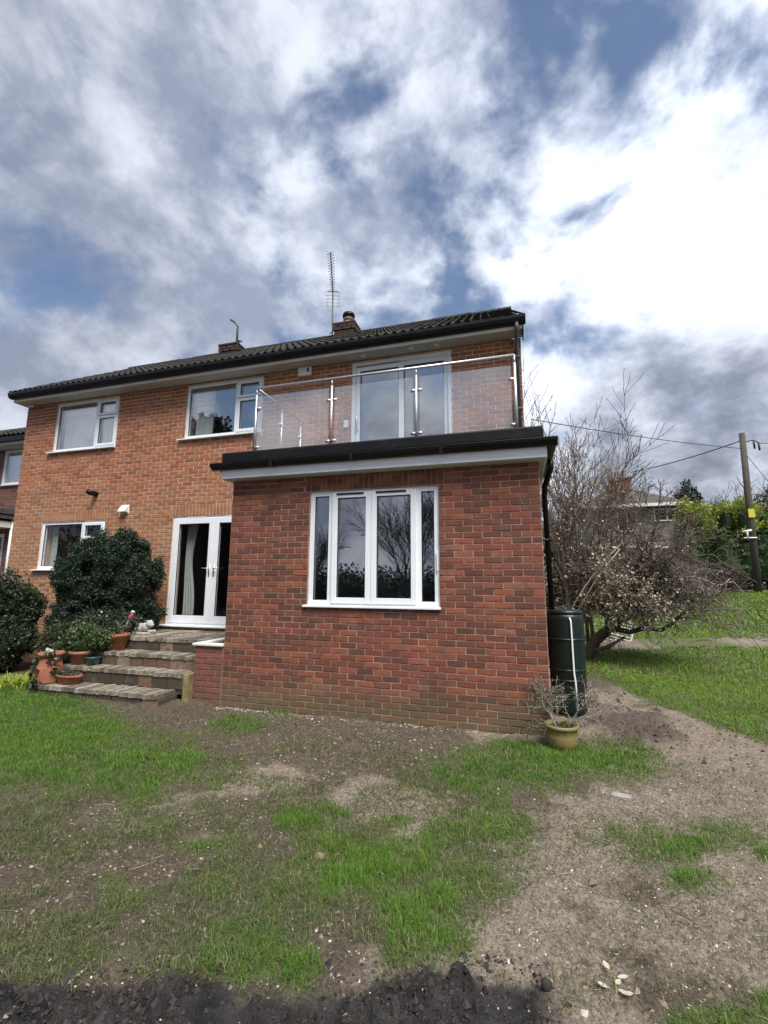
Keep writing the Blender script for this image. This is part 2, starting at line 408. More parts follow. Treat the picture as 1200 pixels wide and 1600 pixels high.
def leaf_mat(name, c1, c2, rough=.5, trans=.25):
    b = NB(name); p = b.pos()
    g = b.N('ShaderNodeNewGeometry')
    col = b.mix(g.outputs['Random Per Island'], c1, c2)
    col = b.mix(b.ramp(b.noise(p, 5, 3), .4, .7, 0, .4), col, tuple(k * .6 for k in c1))
    b.fin(col, rough)
    tl = b.N('ShaderNodeBsdfTranslucent'); b.L(col, tl.inputs[0])
    ms = b.N('ShaderNodeMixShader'); ms.inputs[0].default_value = trans
    b.L(b.b.outputs[0], ms.inputs[1]); b.L(tl.outputs[0], ms.inputs[2]); b.L(ms.outputs[0], b.out.inputs[0]); return b.m
M['leaf_dark'] = leaf_mat('leaf_evergreen', (.009, .022, .011), (.024, .050, .023), .5, .12)
M['leaf_mid'] = leaf_mat('leaf_mid', (.045, .080, .024), (.105, .150, .050), .5, .25)
M['leaf_lime'] = leaf_mat('leaf_lime', (.22, .30, .03), (.45, .50, .09), .5, .3)
M['leaf_ivy'] = leaf_mat('leaf_ivy', (.020, .034, .014), (.060, .072, .034), .45, .15)
M['leaf_grey'] = leaf_mat('leaf_greygreen', (.055, .065, .030), (.120, .125, .070), .6, .2)
M['leaf_cream'] = leaf_mat('leaf_cream', (.50, .44, .33), (.74, .70, .58), .6, .3)
M['leaf_hedge'] = leaf_mat('leaf_hedge', (.025, .062, .018), (.070, .120, .032), .6, .2)
M['leaf_hedge_top'] = leaf_mat('leaf_hedge_top', (.22, .28, .030), (.40, .43, .070), .6, .3)
M['leaf_conifer'] = leaf_mat('leaf_conifer', (.010, .022, .014), (.024, .042, .024), .6, .1)
M['leaf_far'] = leaf_mat('far_twigs', (.060, .045, .040), (.120, .090, .075), .9, .1)

def brick_tone(name, stops, stain, bump=.7):
    b = NB(name); p = b.pos(); oi = b.N('ShaderNodeObjectInfo')
    col = b.cramp(oi.outputs['Random'], stops)
    col = b.mix(b.ramp(b.noise(p, 16, 6, .7), .42, .66, 0, .75), col, stain)
    col = b.mix(b.ramp(b.noise(p, 5, 5, .7), .52, .70, 0, .6), col, (.13, .13, .075))
    nr = b.bump(b.noise(p, 55, 5, .7), bump, .012)
    return b.fin(col, .93, 0, nr, .25)
M['tread'] = brick_tone('brick_tread', [(0, (.13, .112, .085)), (.5, (.26, .225, .18)), (1, (.40, .36, .30))], (.07, .062, .045))
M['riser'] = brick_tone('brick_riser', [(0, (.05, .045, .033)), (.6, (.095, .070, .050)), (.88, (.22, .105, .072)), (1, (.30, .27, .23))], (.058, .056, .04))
M['brick_soot'] = brick_mat('brick_sooty', [(0, (.035, .026, .024)), (.5, (.075, .045, .038)), (1, (.125, .07, .055))], 0, .2)
M['mortar_soot'] = plain('mortar_sooty', (.11, .095, .085), .95, .2, 5)

# ------------------------------------------------------------------ ground
D = 1.541            # plane of the main house front
EW = 4.165           # width of the extension
def ground_z(x, y):
    x = np.asarray(x, float); y = np.asarray(y, float)
    hill = 0.06 * np.clip(y - 2.0, 0, 24) * sstep(4.15, 5.2, x)
    left = 0.07 * sstep(0.1, -0.9, x) * sstep(-1.9, -0.7, y)
    dip = -0.04 * sstep(4.4, 5.6, x) * sstep(-2.5, -0.5, y) * sstep(1.5, 0, y)
    return hill + left + dip + 0.035 * (fbm(x * .8, y * .8, 3, 5) - .5) * sstep(-.2, -.8, y) 

def blob(x, y, px, py, rx, ry):
    """soft patch of the lawn: centre and half-widths given where they lie on the level ground"""
    c = P(px, py, Z=0); ex = P(px + rx, py, Z=0) - c; ey = P(px, py + ry, Z=0) - c
    A = np.array([[ex[0], ey[0]], [ex[1], ey[1]]]); Ai = np.linalg.inv(A)
    dx = x - c[0]; dy = y - c[1]
    a = Ai[0, 0] * dx + Ai[0, 1] * dy; b = Ai[1, 0] * dx + Ai[1, 1] * dy
    return np.clip(1.25 - np.hypot(a, b) * .72, 0, 1)
LUSH = [(70, 1165, 190, 62, 1.05), (10, 1105, 130, 36, 1.1), (210, 1180, 110, 34, .8), (20, 1320, 60, 34, .35), (372, 1130, 46, 17, .85), (440, 1113, 32, 9, .7),
        (505, 1275, 52, 22, .95), (600, 1340, 95, 62, .95), (625, 1430, 95, 62, 1.05), (575, 1470, 40, 34, .9), (430, 1420, 100, 62, .62), (455, 1500, 60, 45, .7), (335, 1325, 42, 18, .55),
        (860, 1182, 135, 36, 1.1), (720, 1205, 100, 36, .75), (760, 1290, 90, 44, .5), (645, 1290, 60, 30, .6), (1060, 1300, 150, 44, .62), (1070, 1322, 66, 26, .95), (1090, 1372, 42, 22, .85),
        (800, 1370, 60, 30, .5), (1115, 1590, 70, 26, .95), (1195, 1575, 26, 22, .8), (1195, 1330, 16, 14, .8), (150, 1430, 230, 70, .26), (300, 1500, 200, 50, .34), (60, 1490, 120, 50, .38)]
BARE = [(555, 1460, 34, 62, .8), (535, 1215, 110, 40, .5)]
def grass_amount(x, y):
    x = np.asarray(x, float); y = np.asarray(y, float)
    g = np.zeros_like(x)
    for px, py, rx, ry, s in LUSH: g = np.maximum(g, s * blob(x, y, px, py, rx, ry))
    n = fbm(x * 2.2, y * 2.2, 4, 3); n2 = fbm(x * 7, y * 7, 3, 9)
    g = g * (.45 + 1.1 * n2) + .55 * (n - .5) * np.clip(g * 3, 0, 1) + .25 * sstep(.36, .62, n2) * sstep(4.4, 3.0, x - .3 * (y + 3)) * (.30 + sstep(.30, .6, n)) * sstep(-.6, -1.6, y)
    for px, py, rx, ry, s in BARE: g = g - s * blob(x, y, px, py, rx, ry)
    # the lawn beyond the muddy track on the right; its edge runs from beside the water butt to the right
    edge = y - (3.1 - 1.9 * (x - 4.9) + .9 * (fbm(x * 1.3, y * 1.3, 3, 21) - .5))
    far = sstep(-.35, .55, edge) * sstep(4.55, 5.05, x + .25 * (n - .5))
    g = np.maximum(g, far * (.62 + .8 * (n2 - .3)))
    # the left garden beyond the steps
    g = g * (1 - wet_amount(x, y))
    t = (y - path_y(x)); onpath = sstep(.75, .45, np.abs(t) + .5 * (n2 - .5)) * sstep(5.2, 6.0, x)
    g = g * (1 - onpath)
    return np.clip(g, 0, 1.1)
def path_y(x): return 6.9 + .12 * (x - 8) + .25 * np.sin(x * .9)
def wet_amount(x, y):
    # dark wet soil in the foreground, left of the lens
    line = -3.40 - .36 * (3.3 - x) * (1 - .1 * (3.3 - x)) + .34 * (fbm(x * 3.2, y * 3.2, 5, 41) - .5)
    w = sstep(.03, -.06, y - line) * sstep(4.02, 3.84, x + .16 * (fbm(x * 6, y * 6, 3, 43) - .5))
    return w
def mud_amount(x, y):
    # churned mud beside the water butt
    a = 1.35 - np.hypot((x - 5.0) / .80, (y - .75) / 1.15); b = 1.30 - np.hypot((x - 5.05) / .45, (y - 3.0) / 1.6)
    return sstep(.50, 1.0, np.maximum(a, b) + .7 * (fbm(x * 4, y * 4, 4, 51) - .5))

def axis_coords(lo, fine0, fine1, hi, step, grow=1.35):
    a = list(np.arange(fine0, fine1 + 1e-6, step)); s = step; v = fine1
    while v < hi: s *= grow; v += s; a.append(v)
    s = step; v = fine0; b = []
    while v > lo: s *= grow; v -= s; b.append(v)
    return np.array(b[::-1] + a)
gx = axis_coords(-220, -3.6, 6.6, 220, .024); gy = axis_coords(-160, -4.35, 1.6, 260, .024)
GX, GY = np.meshgrid(gx, gy)
Z = ground_z(GX, GY)
gr = grass_amount(GX, GY); wet = wet_amount(GX, GY); mud = mud_amount(GX, GY)
near = sstep(9, 5, np.hypot(GX - 3.5, GY + 3))
rel = (fbm(GX * 5, GY * 5, 4, 61) - .5) * .060 + (fbm(GX * 19, GY * 19, 2, 62) - .5) * .030
clod = np.abs(fbm(GX * 16, GY * 16, 3, 63) - .5)
flatwet = sstep(.52, .60, fbm(GX * 2.6 + 3, GY * 2.6, 3, 64))
Z = Z + near * (rel * (1 - .6 * gr) + wet * ((.24 * clod - .02) * (1 - .82 * flatwet) - .01) + mud * (.20 * np.abs(fbm(GX * 9, GY * 9, 3, 65) - .5)))
ny, nx = GX.shape
idx = np.arange(nx * ny).reshape(ny, nx)
F = np.stack([idx[:-1, :-1], idx[:-1, 1:], idx[1:, 1:], idx[1:, :-1]], -1).reshape(-1, 4)
pale = sstep(.40, .66, fbm(GX * 1.1 + 9, GY * 1.1, 4, 71) + .14 * sstep(3.9, 5.4, GX) + .10 * sstep(-2.6, -3.4, GY) * sstep(3.3, 4.3, GX) - .10 * sstep(3.6, 1.5, GX) - .25 * sstep(-1.6, -.6, GY) * sstep(3.6, 2.8, GX))
onp = sstep(.8, .5, np.abs(GY - path_y(GX))) * sstep(5.2, 6.0, GX)
pale = np.maximum(pale, onp)
def soil_mat():
    b = NB('garden_soil'); p = b.pos()
    def at_(n): a = b.N('ShaderNodeAttribute'); a.attribute_name = n; return a.outputs['Fac']
    fine = b.noise(p, 55, 6, .7); med = b.noise(p, 9, 5, .65); tiny = b.noise(p, 190, 4, .7)
    soil = b.mix(b.ramp(med, .3, .7), (.110, .086, .058), (.180, .142, .100))
    soil = b.mix(b.ramp(fine, .42, .64), soil, (.060, .048, .034))
    sand = b.mix(b.ramp(fine, .35, .65), (.380, .318, .248), (.180, .143, .107))
    pm = b.math('ADD', at_('pale'), b.math('MULTIPLY', b.math('SUBTRACT', med, .5), 1.3), True)
    col = b.mix(b.ramp(pm, .25, .9), soil, sand)
    col = b.mix(b.ramp(b.noise(p, 24, 5, .75), .52, .62, 0, .5), col, (.070, .056, .042))
    col = b.mix(b.ramp(b.noise(p, 2.4, 7, .72), .50, .66, 0, .42), col, (.082, .066, .048))
    straw = b.mix(b.ramp(tiny, .4, .65), (.125, .135, .050), (.060, .100, .024))
    gm = b.math('ADD', at_('grass'), b.math('MULTIPLY', b.math('SUBTRACT', fine, .5), 1.0), True)
    col = b.mix(b.ramp(gm, .22, .65, 0, .92), col, straw)
    flk = b.math('MULTIPLY', b.ramp(tiny, .66, .74), .55)
    col = b.mix(flk, col, (.46, .41, .34))
    mudc = b.mix(b.ramp(fine, .35, .7), (.055, .044, .036), (.150, .122, .100))
    col = b.mix(b.math('MULTIPLY', at_('mud'), .85), col, mudc)
    wetc = b.mix(b.ramp(b.noise(p, 6, 5, .6), .35, .7), (.014, .012, .011), (.050, .046, .045))
    wetc = b.mix(b.math('MULTIPLY', b.ramp(tiny, .64, .74), .5), wetc, (.12, .11, .10))
    w = at_('wet')
    col = b.mix(w, col, wetc)
    rough = b.math('SUBTRACT', .95, b.math('MULTIPLY', w, b.ramp(b.noise(p, 4, 3), .35, .65, .15, .42)))
    nr = b.bump(b.noise(p, 20, 5, .7), .8, .05, b.bump(fine, .8, .025, b.bump(tiny, .6, .006)))
    return b.fin(col, rough, 0, nr, .35)
M['soil'] = soil_mat()
ground = np_mesh('ground', np.stack([GX, GY, Z], -1).reshape(-1, 3), F, M['soil'], smooth=True,
                 attrs=dict(grass=('FLOAT', gr), wet=('FLOAT', wet), mud=('FLOAT', mud), pale=('FLOAT', pale)))
tag(ground, 'patchy lawn and bare trampled soil in front of the house', None, kind='structure')
from bisect import bisect
def gz(x, y):
    """height of the finished ground"""
    i = np.clip(np.searchsorted(gx, x) - 1, 0, nx - 2); j = np.clip(np.searchsorted(gy, y) - 1, 0, ny - 2)
    tx = (x - gx[i]) / (gx[i + 1] - gx[i]); ty = (y - gy[j]) / (gy[j + 1] - gy[j])
    return (Z[j, i] * (1 - tx) + Z[j, i + 1] * tx) * (1 - ty) + (Z[j + 1, i] * (1 - tx) + Z[j + 1, i + 1] * tx) * ty

# ------------------------------------------------------------------ brickwork
RNG = random.Random(7)
def bond(u0, u1, z0, z1, openings):
    """stretcher bond cells on the common 225 x 75 grid, cut back at openings (u0, u1, z0, z1)"""
    out = []
    for r in range(int(math.floor(z0 / .075 + 1e-6)), int(math.ceil(z1 / .075 - 1e-6))):
        za, zb = max(r * .075, z0), min((r + 1) * .075, z1)
        if zb - za < .02: continue
        off = -.1125 if r % 2 else 0.0
        k = int(math.floor((u0 - off) / .225))
        while k * .225 + off < u1:
            a, b = max(k * .225 + off, u0), min((k + 1) * .225 + off, u1); k += 1
            spans = [(a, b)]
            for p0, p1, q0, q1 in openings:
                if zb <= q0 + .012 or za >= q1 - .012: continue
                ns = []
                for s, e in spans:
                    if e <= p0 or s >= p1: ns.append((s, e)); continue
                    if s < p0: ns.append((s, p0))
                    if e > p1: ns.append((p1, e))
                spans = ns
            for s, e in spans:
                if e - s > .03: out.append((s, e, za, zb))
    return out
J = .006
def brick_mesh_unit(name, mat, seed):
    """a unit brick, centred, with slightly worn uneven edges"""
    r = random.Random(seed); mb = MB()
    c = .045
    def q(x, y, z): return (x + r.uniform(-.006, .006), y, z + r.uniform(-.018, .018))
    fr = [q(-.5 + c * .35, -.5, -.5 + c), q(.5 - c * .35, -.5, -.5 + c), q(.5 - c * .35, -.5, .5 - c), q(-.5 + c * .35, -.5, .5 - c)]
    md = [(-.5, -.38, -.5), (.5, -.38, -.5), (.5, -.38, .5), (-.5, -.38, .5)]
    bk = [(-.5, .5, -.5), (.5, .5, -.5), (.5, .5, .5), (-.5, .5, .5)]
    fs = [(0, 1, 2, 3)]
    for a in (0, 4): fs += [(a + i, a + 4 + i, a + 4 + (i + 1) % 4, a + (i + 1) % 4) for i in range(4)]
    mb.add(fr + md + bk, fs)
    return mb.mesh(name, mat)
def lay(cells, plane, parent, mat, limit, score, name='brick', depth=.03, axis='x', outward=-1):
    """the largest `limit` bricks as objects of their own, all others joined"""
    cells = sorted(cells, key=score, reverse=True)
    one, rest = cells[:limit], cells[limit:]
    units = [brick_mesh_unit(name, mat, i) for i in range(5)] if one else []
    def frame(s, e, za, zb):
        c = ((s + e) / 2, (za + zb) / 2); w = e - s - 2 * J; h = zb - za - 2 * J
        j = RNG.uniform(-.0022, .0022)
        return c, w, h, j
    for s, e, za, zb in one:
        (cu, cz), w, h, j = frame(s, e, za, zb)
        o = bpy.data.objects.new(name, RNG.choice(units)); COL.objects.link(o); o.parent = parent
        if axis == 'x': o.location = (cu - plane, plane + depth / 2 + j, cz); o.scale = (w, depth, h)
        o.rotation_euler = (0, RNG.uniform(-.004, .004), RNG.uniform(-.004, .004))
    if rest:
        V = []; Fq = []
        unit = np.array([v.co[:] for v in (brick_mesh_unit('tmp', None, 3)).vertices]); fc = np.array([(0, 1, 2, 3)] + [(a + i, a + 4 + i, a + 4 + (i + 1) % 4, a + (i + 1) % 4) for a in (0, 4) for i in range(4)])
        for s, e, za, zb in rest:
            (cu, cz), w, h, j = frame(s, e, za, zb)
            if axis == 'x': v = unit * (w, depth, h) + (cu - plane, plane + depth / 2 + j, cz)
            else:
                v = np.stack([plane - outward * (unit[:, 1] * depth + depth / 2 + j), unit[:, 0] * w + cu - plane, unit[:, 2] * h + cz], -1)
            Fq.append(fc + 12 * len(V)); V.append(v)
        o = np_mesh('brick_courses' if name == 'brick' else name + 's', np.concatenate(V), np.concatenate(Fq), mat, parent)
        o['kind'] = 'stuff'
def wall_slab(u0, u1, z0, z1, openings, y0, y1, mb=None):
    """solid wall with openings, as boxes between a grid of cuts"""
    mb = mb or MB()
    us = sorted({u0, u1, *[k for o in openings for k in o[:2] if u0 < k < u1]}); zs = sorted({z0, z1, *[k for o in openings for k in o[2:] if z0 < k < z1]})
    for j in range(len(zs) - 1):
        run = None
        for i in range(len(us) - 1):
            cu, cz = (us[i] + us[i + 1]) / 2, (zs[j] + zs[j + 1]) / 2
            hole = any(o[0] < cu < o[1] and o[2] < cz < o[3] for o in openings)
            if not hole: run = (run[0], us[i + 1]) if run else (us[i], us[i + 1])
            if hole or i == len(us) - 2:
                if run: mb.box(run[0], run[1], y0, y1, zs[j], zs[j + 1])
                run = None
    return mb
def cam_size(x, y, z):
    d = np.array([x, y, z]) - CAM; dep = d @ FV
    return 1 / max(dep, .1)

# ------------------------------------------------------------------ windows and doors
def ring(mb, x0, x1, z0, z1, y0, y1, w, wb=None):
    wb = wb or w
    mb.box(x0, x0 + w, y0, y1, z0, z1); mb.box(x1 - w, x1, y0, y1, z0, z1)
    mb.box(x0 + w, x1 - w, y0 + .0015, y1 - .0015, z1 - w, z1); mb.box(x0 + w, x1 - w, y0 + .0015, y1 - .0015, z0, z0 + wb)
    return mb
def pane(parent, x0, x1, z0, z1, y, mat='glass'):
    return MB().box(x0, x1, y, y + .022, z0, z1).build('pane', M[mat], parent)
def gasket(parent, x0, x1, z0, z1, y):
    return ring(MB(), x0, x1, z0, z1, y, y + .012, .008).build('gasket', M['black'], parent)
def light_(parent, x0, x1, z0, z1, y, w, glass, proud=.0, name='casement'):
    """one sash with its gasket and pane, set in the window frame"""
    ring(MB(), x0, x1, z0, z1, y - proud, y + .05, w).build(name, M['upvc'], parent, bevel=.004)
    gasket(parent, x0 + w, x1 - w, z0 + w, z1 - w, y + .006)
    pane(parent, x0 + w, x1 - w, z0 + w, z1 - w, y + .020, glass)
def sill(parent, x0, x1, z, y, d=.06):
    MB().prism([(y - d, z - .035), (y - d, z - .012), (y + .03, z), (y + .03, z - .035)], 0, x0, x1).build('sill', M['upvc'], parent, bevel=.003)
def vents(parent, xs, z, y):
    for a, b in xs: MB().box(a, b, y - .012, y + .004, z - .008, z + .008).build('trickle_vent', M['upvc'], parent)

# ------------------------------------------------------------------ the main house
house = thing('brick_house', 'two-storey orange brick house with dark tiled roof and white windows', 'house', (-1.2, D, 0))
u = D
W1 = (-5.655, -3.955, 4.38, 5.46); W2 = (-2.255, -.56, 4.38, 5.46); UD = (1.205, 2.945, 3.42, 5.47)
PD = (-2.365, -.535, .87, 2.85); LW = (-5.695, -4.015, 1.885, 2.85)
HX0, HX1, HZ1 = -6.55, 3.955, 5.505
holes = [W1, W2, UD, PD, LW]
soldiers = [(-5.73, -3.98, 2.85, 3.075), (-2.40, -.45, 2.85, 3.075)]
mw = wall_slab(HX0, 4.055, 0, HZ1, holes, D + .006, D + .26).build('front_wall', M['mortar_main'], house)
cells = bond(HX0 + u, HX1 + u, 0.0, HZ1, [(a + u, b + u, c, d) for a, b, c, d in holes + soldiers])
def vis_main(c):
    x = (c[0] + c[1]) / 2 - u; z = (c[2] + c[3]) / 2
    hid = (x > -.05 and z < 3.48) or z < .5
    return (0 if hid else 1, cam_size(x, D, z) * min(1, (c[1] - c[0]) / .2))
cells = [c for c in cells if not (c[0] - u > .02 and c[1] - u < EW and c[3] < 3.3)]     # inside the extension the wall is plastered
lay(cells, D, mw, M['brick_main'], 300, vis_main)
for a, b, c, d in soldiers:
    n = round((b - a) / .075); w = (b - a) / n; bm_ = MB()
    unit = brick_mesh_unit('soldier_brick', M['brick_main'], 50)
    for i in range(n):
        o = bpy.data.objects.new('soldier_brick', unit); COL.objects.link(o); o.parent = mw
        o.location = (a + (i + .5) * w, D + .015 + RNG.uniform(-.002, .002), (c + d) / 2 + .003); o.scale = (w - .011, .03, d - c - .012)
# dark brick return strip beyond the downpipe
st = bond(3.962 + u, 4.055 + u, 3.3, HZ1, [])
lay(st, D, mw, M['brick_dark'], 0, lambda c: 0, name='corner_brick')
sh = MB()
sh.box(HX0, HX0 + .28, D + .262, 6.86, 0, HZ1); sh.box(3.775, 4.055, D + .262, 6.86, 0, HZ1); sh.box(HX0 + .28, 3.775, 6.6, 6.86, 0, HZ1)
sh.add([(HX0, D + .1, HZ1 + .06), (HX0, 6.8, HZ1 + .06), (HX0, 4.2, 7.52), (HX0 + .25, D + .1, HZ1 + .06), (HX0 + .25, 6.8, HZ1 + .06), (HX0 + .25, 4.2, 7.52)], [(0, 1, 2), (5, 4, 3), (0, 3, 4, 1), (1, 4, 5, 2), (2, 5, 3, 0)])
sh.build('side_wall', M['mortar_main'], house)
lay(bond(-6.55 + D, -6.55 + 6.86, 0, HZ1, []), -6.55, mw, M['brick_main'], 0, lambda c: 0, name='side_brick', axis='y', outward=-1)
ins = MB(); ins.box(HX0 + .28, 3.775, D + .262, 6.6, .70, .80); ins.box(HX0 + .28, 3.775, D + .262, 6.6, 2.98, 3.36); ins.box(HX0 + .28, 3.775, D + .262, 6.6, 5.50, 5.56)
ins.box(-3.3, -3.2, D + .262, 6.6, .8, 2.98); ins.box(-3.1, -3.0, D + .262, 6.6, 3.36, 5.5); ins.box(.2, .3, D + .262, 6.6, 3.36, 5.5); ins.box(HX0 + .28, 3.775, 5.2, 5.3, .8, 5.5)
ins.build('floors_and_partitions', M['interior'], house)

def upper_window(wx, label):
    x0, x1, z0, z1 = wx; y = D + .020
    w = ring(MB(), x0, x1, z0, z1, y, y + .07, .055).box(x0 + 1.09, x0 + 1.155, y + .002, y + .068, z0 + .055, z1 - .055)
    o = w.build('window', M['upvc'], house, bevel=.004); o['label'] = label
    gasket(o, x0 + .055, x0 + 1.09, z0 + .055, z1 - .055, y + .012); pane(o, x0 + .055, x0 + 1.09, z0 + .055, z1 - .055, y + .03)
    light_(o, x0 + 1.15, x1 - .045, z1 - .37, z1 - .045, y - .004, .05, 'glass', .016, 'fanlight')
    light_(o, x0 + 1.15, x1 - .045, z0 + .045, z1 - .385, y - .004, .05, 'glass', .012)
    sill(o, x0 - .12, x1 + .01, z0 - .002, y, .085)
    return o
w1 = upper_window(W1, 'upper left window with pale roller blind')
MB().box(-5.58, -4.58, D + .125, D + .13, 5.20, 5.37).build('blind', M['blind'], w1)
w2 = upper_window(W2, 'upper middle window with curtain and hanging panel')
MB().box(-2.18, -1.72, D + .15, D + .156, 5.10, 5.41).build('hanging_panel', M['picture'], w2)
def curtain(parent, x0, x1, z0, z1, y, folds, amp=.035, mat='curtain', gather=None):
    nx_, nz_ = folds * 8 + 1, 14; V = []; Fq = []
    for j in range(nz_):
        t = j / (nz_ - 1); g = gather(t) if gather else 1.0
        for i in range(nx_):
            s = i / (nx_ - 1)
            V.append((x0 + (x1 - x0) * s * g, y + amp * math.sin(s * folds * 2 * math.pi + .5 * math.sin(3 * t)), z0 + (z1 - z0) * t))
    for j in range(nz_ - 1):
        for i in range(nx_ - 1): a = j * nx_ + i; Fq.append((a, a + 1, a + nx_ + 1, a + nx_))
    return np_mesh('curtain', V, Fq, M[mat], parent, True)
curtain(w2, -2.15, -1.75, 4.40, 5.08, D + .16, 5, .025, 'blind')
curtain(w1, -5.60, -5.35, 4.40, 5.25, D + .17, 3, .02, 'blind'); curtain(w1, -4.52, -4.02, 4.40, 5.36, D + .16, 4, .02, 'blind')
MB().box(-5.33, -4.6, D + .15, D + .156, 4.41, 5.20).build('blind', M['blind'], w1)

x0, x1, z0, z1 = LW; y = D + .020
lw = ring(MB(), x0, x1, z0, z1, y, y + .07, .055).box(x0 + 1.06, x0 + 1.125, y + .002, y + .068, z0 + .055, z1 - .055).build('window', M['upvc'], house, bevel=.004)
gasket(lw, x0 + .055, x0 + 1.06, z0 + .055, z1 - .055, y + .012); pane(lw, x0 + .055, x0 + 1.06, z0 + .055, z1 - .055, y + .03, 'glass_low')
light_(lw, x0 + 1.12, x1 - .045, z1 - .36, z1 - .045, y - .004, .05, 'glass_low', .016, 'fanlight')
light_(lw, x0 + 1.12, x1 - .045, z0 + .045, z1 - .375, y - .004, .05, 'glass_low', .012)
sill(lw, x0 - .11, x1 + .04, z0 - .002, y, .085)
curtain(lw, -5.63, -5.47, 1.95, 2.80, D + .2, 2, .02)

def door_leaf(parent, x0, x1, z0, z1, y, stile, bottom, glass, hx, hdir, proud=.008):
    lf = ring(MB(), x0, x1, z0, z1, y - proud, y + .05, stile, bottom).build('door_leaf', M['upvc'], parent, bevel=.004)
    ring(MB(), x0 + stile, x1 - stile, z0 + bottom, z1 - stile, y + .004, y + .016, .009).build('gasket', M['black'], parent)
    pane(parent, x0 + stile, x1 - stile, z0 + bottom, z1 - stile, y + .022, glass)
    if hx is not None:
        zc = z0 + (z1 - z0) * .51
        hb = MB().box(hx - .013, hx + .013, y - proud - .010, y - proud, zc - .14, zc + .07)
        hb.tube([(hx, y - proud - .008, zc), (hx, y - proud - .05, zc), (hx + hdir * .125, y - proud - .05, zc + .004)], .009, 8)
        hb.build('handle', M['steel'], parent, True)
    return lf
x0, x1, z0, z1 = PD; y = D + .020
pd = ring(MB(), x0, x1, z0, z1, y, y + .07, .045).build('patio_door', M['upvc'], house, bevel=.004); pd['label'] = 'white glazed double patio door above the garden steps'
xm = (x0 + x1) / 2
door_leaf(pd, x0 + .035, xm - .001, z0 + .035, z1 - .035, y - .006, .105, .13, 'glass_low', xm - .05, -1)
door_leaf(pd, xm + .001, x1 - .035, z0 + .035, z1 - .035, y - .006, .105, .13, 'glass_low', xm + .05, 1)
sill(pd, x0 - .13, x1 + .1, z0 + .004, y, .10)
vents(pd, [(x0 + .3, x0 + .7), (x1 - .7, x1 - .3)], z1 - .02, y)
curtain(pd, x0 + .15, x0 + .40, .95, 2.72, D + .24, 4, .04, 'curtain', lambda t: 1.0 - .45 * math.exp(-((t - .62) / .28) ** 2))

x0, x1, z0, z1 = UD; y = D + .020
ud = ring(MB(), x0, x1, z0, z1, y, y + .10, .06).build('balcony_door', M['upvc'], house, bevel=.004); ud['label'] = 'white sliding glass door opening on to the balcony'
door_leaf(ud, x0 + .07, 2.12, z0 + .05, z1 - .09, y + .012, .075, .10, 'glass', None, 1)
door_leaf(ud, 2.04, x1 - .05, z0 + .05, z1 - .05, y + .058, .085, .10, 'glass', None, 1)
MB().tube([(1.315, y + .0, 4.22), (1.315, y - .045, 4.25), (1.315, y - .045, 4.48), (1.315, y, 4.51)], .011, 8).build('handle', M['steel'], ud, True)
vents(ud, [(x0 + .25, x0 + .72), (x1 - .72, x1 - .25)], z1 - .025, y)

# roof
EY, EZ, RY, RZ = 1.165, 5.665, 4.2, 7.66
SL = math.hypot(RY - EY, RZ - EZ); ang = math.atan2(RZ - EZ, RY - EY)
deck = MB().add([(-6.60, EY + .04, EZ - .03), (4.09, EY + .04, EZ - .03), (3.90, RY, RZ - .035), (-6.60, RY, RZ - .035), (-6.60, 7.3, EZ - .03), (4.09, 7.3, EZ - .03),
                 (-6.60, EY + .10, EZ - .11), (4.09, EY + .10, EZ - .11), (3.90, RY, RZ - .16), (-6.60, RY, RZ - .16), (-6.60, 7.25, EZ - .11), (4.09, 7.25, EZ - .11)],
                [(0, 1, 2, 3), (3, 2, 5, 4), (9, 8, 7, 6), (10, 11, 8, 9), (0, 6, 7, 1), (4, 5, 11, 10), (1, 7, 8, 2), (2, 8, 11, 5), (0, 3, 9, 6), (3, 4, 10, 9)])
roof = deck.build('roof', M['tile'], house)
def tile_mesh():
    prof = [(0, .004), (.07, .026), (.14, .036), (.22, .030), (.30, .008), (.40, .002), (.53, .010), (.60, .026), (.67, .033), (.75, .026), (.83, .006), (.92, .001), (1.0, .004)]
    n = len(prof); vs = []
    for yy, lift in ((0, .024), (1.19, 0.0)):
        for x, h in prof: vs.append((x, yy, h + lift))
    for x, h in prof: vs.append((x, 0.0, h + .003))
    fs = [(i, i + 1, n + i + 1, n + i) for i in range(n - 1)] + [(2 * n + i, 2 * n + i + 1, i + 1, i) for i in range(n - 1)]
    return MB().add(vs, fs).mesh('roof_tile', M['tile'], False)
tmesh = tile_mesh()
NR, NC = 11, 36; gauge = SL / NR
tiles = []
for r in range(NR):
    t = r / NR; xr = 4.12 - .20 * t; w = (xr + 6.62) / NC
    for c in range(NC): tiles.append((r, c, -6.62 + c * w, w))
tiles.sort(key=lambda q: -cam_size(q[2], EY + (RY - EY) * q[0] / NR, EZ + (RZ - EZ) * q[0] / NR))
def tile_matrix(r, c, x, w, rr):
    s = r * gauge
    loc = Vector((x, EY + math.cos(ang) * s, EZ + math.sin(ang) * s - .004))
    return Matrix.Translation(loc) @ Matrix.Rotation(ang + rr.uniform(-.012, .012), 4, 'X') @ Matrix.Rotation(rr.uniform(-.010, .010), 4, 'Z') @ Matrix.Diagonal((w, gauge, 1.0, 1.0))
TV = []; TF = []; tv = np.array([v.co[:] for v in tmesh.vertices]); tf = np.array([p.vertices[:] for p in tmesh.polygons])
for k, q in enumerate(tiles):
    m = tile_matrix(*q, RNG)
    if k < 300:
        o = bpy.data.objects.new('roof_tile', tmesh); COL.objects.link(o); o.parent = roof; o.matrix_basis = m
    else:
        mm = np.array(m); TF.append(tf + len(tv) * len(TV)); TV.append(tv @ mm[:3, :3].T + mm[:3, 3])
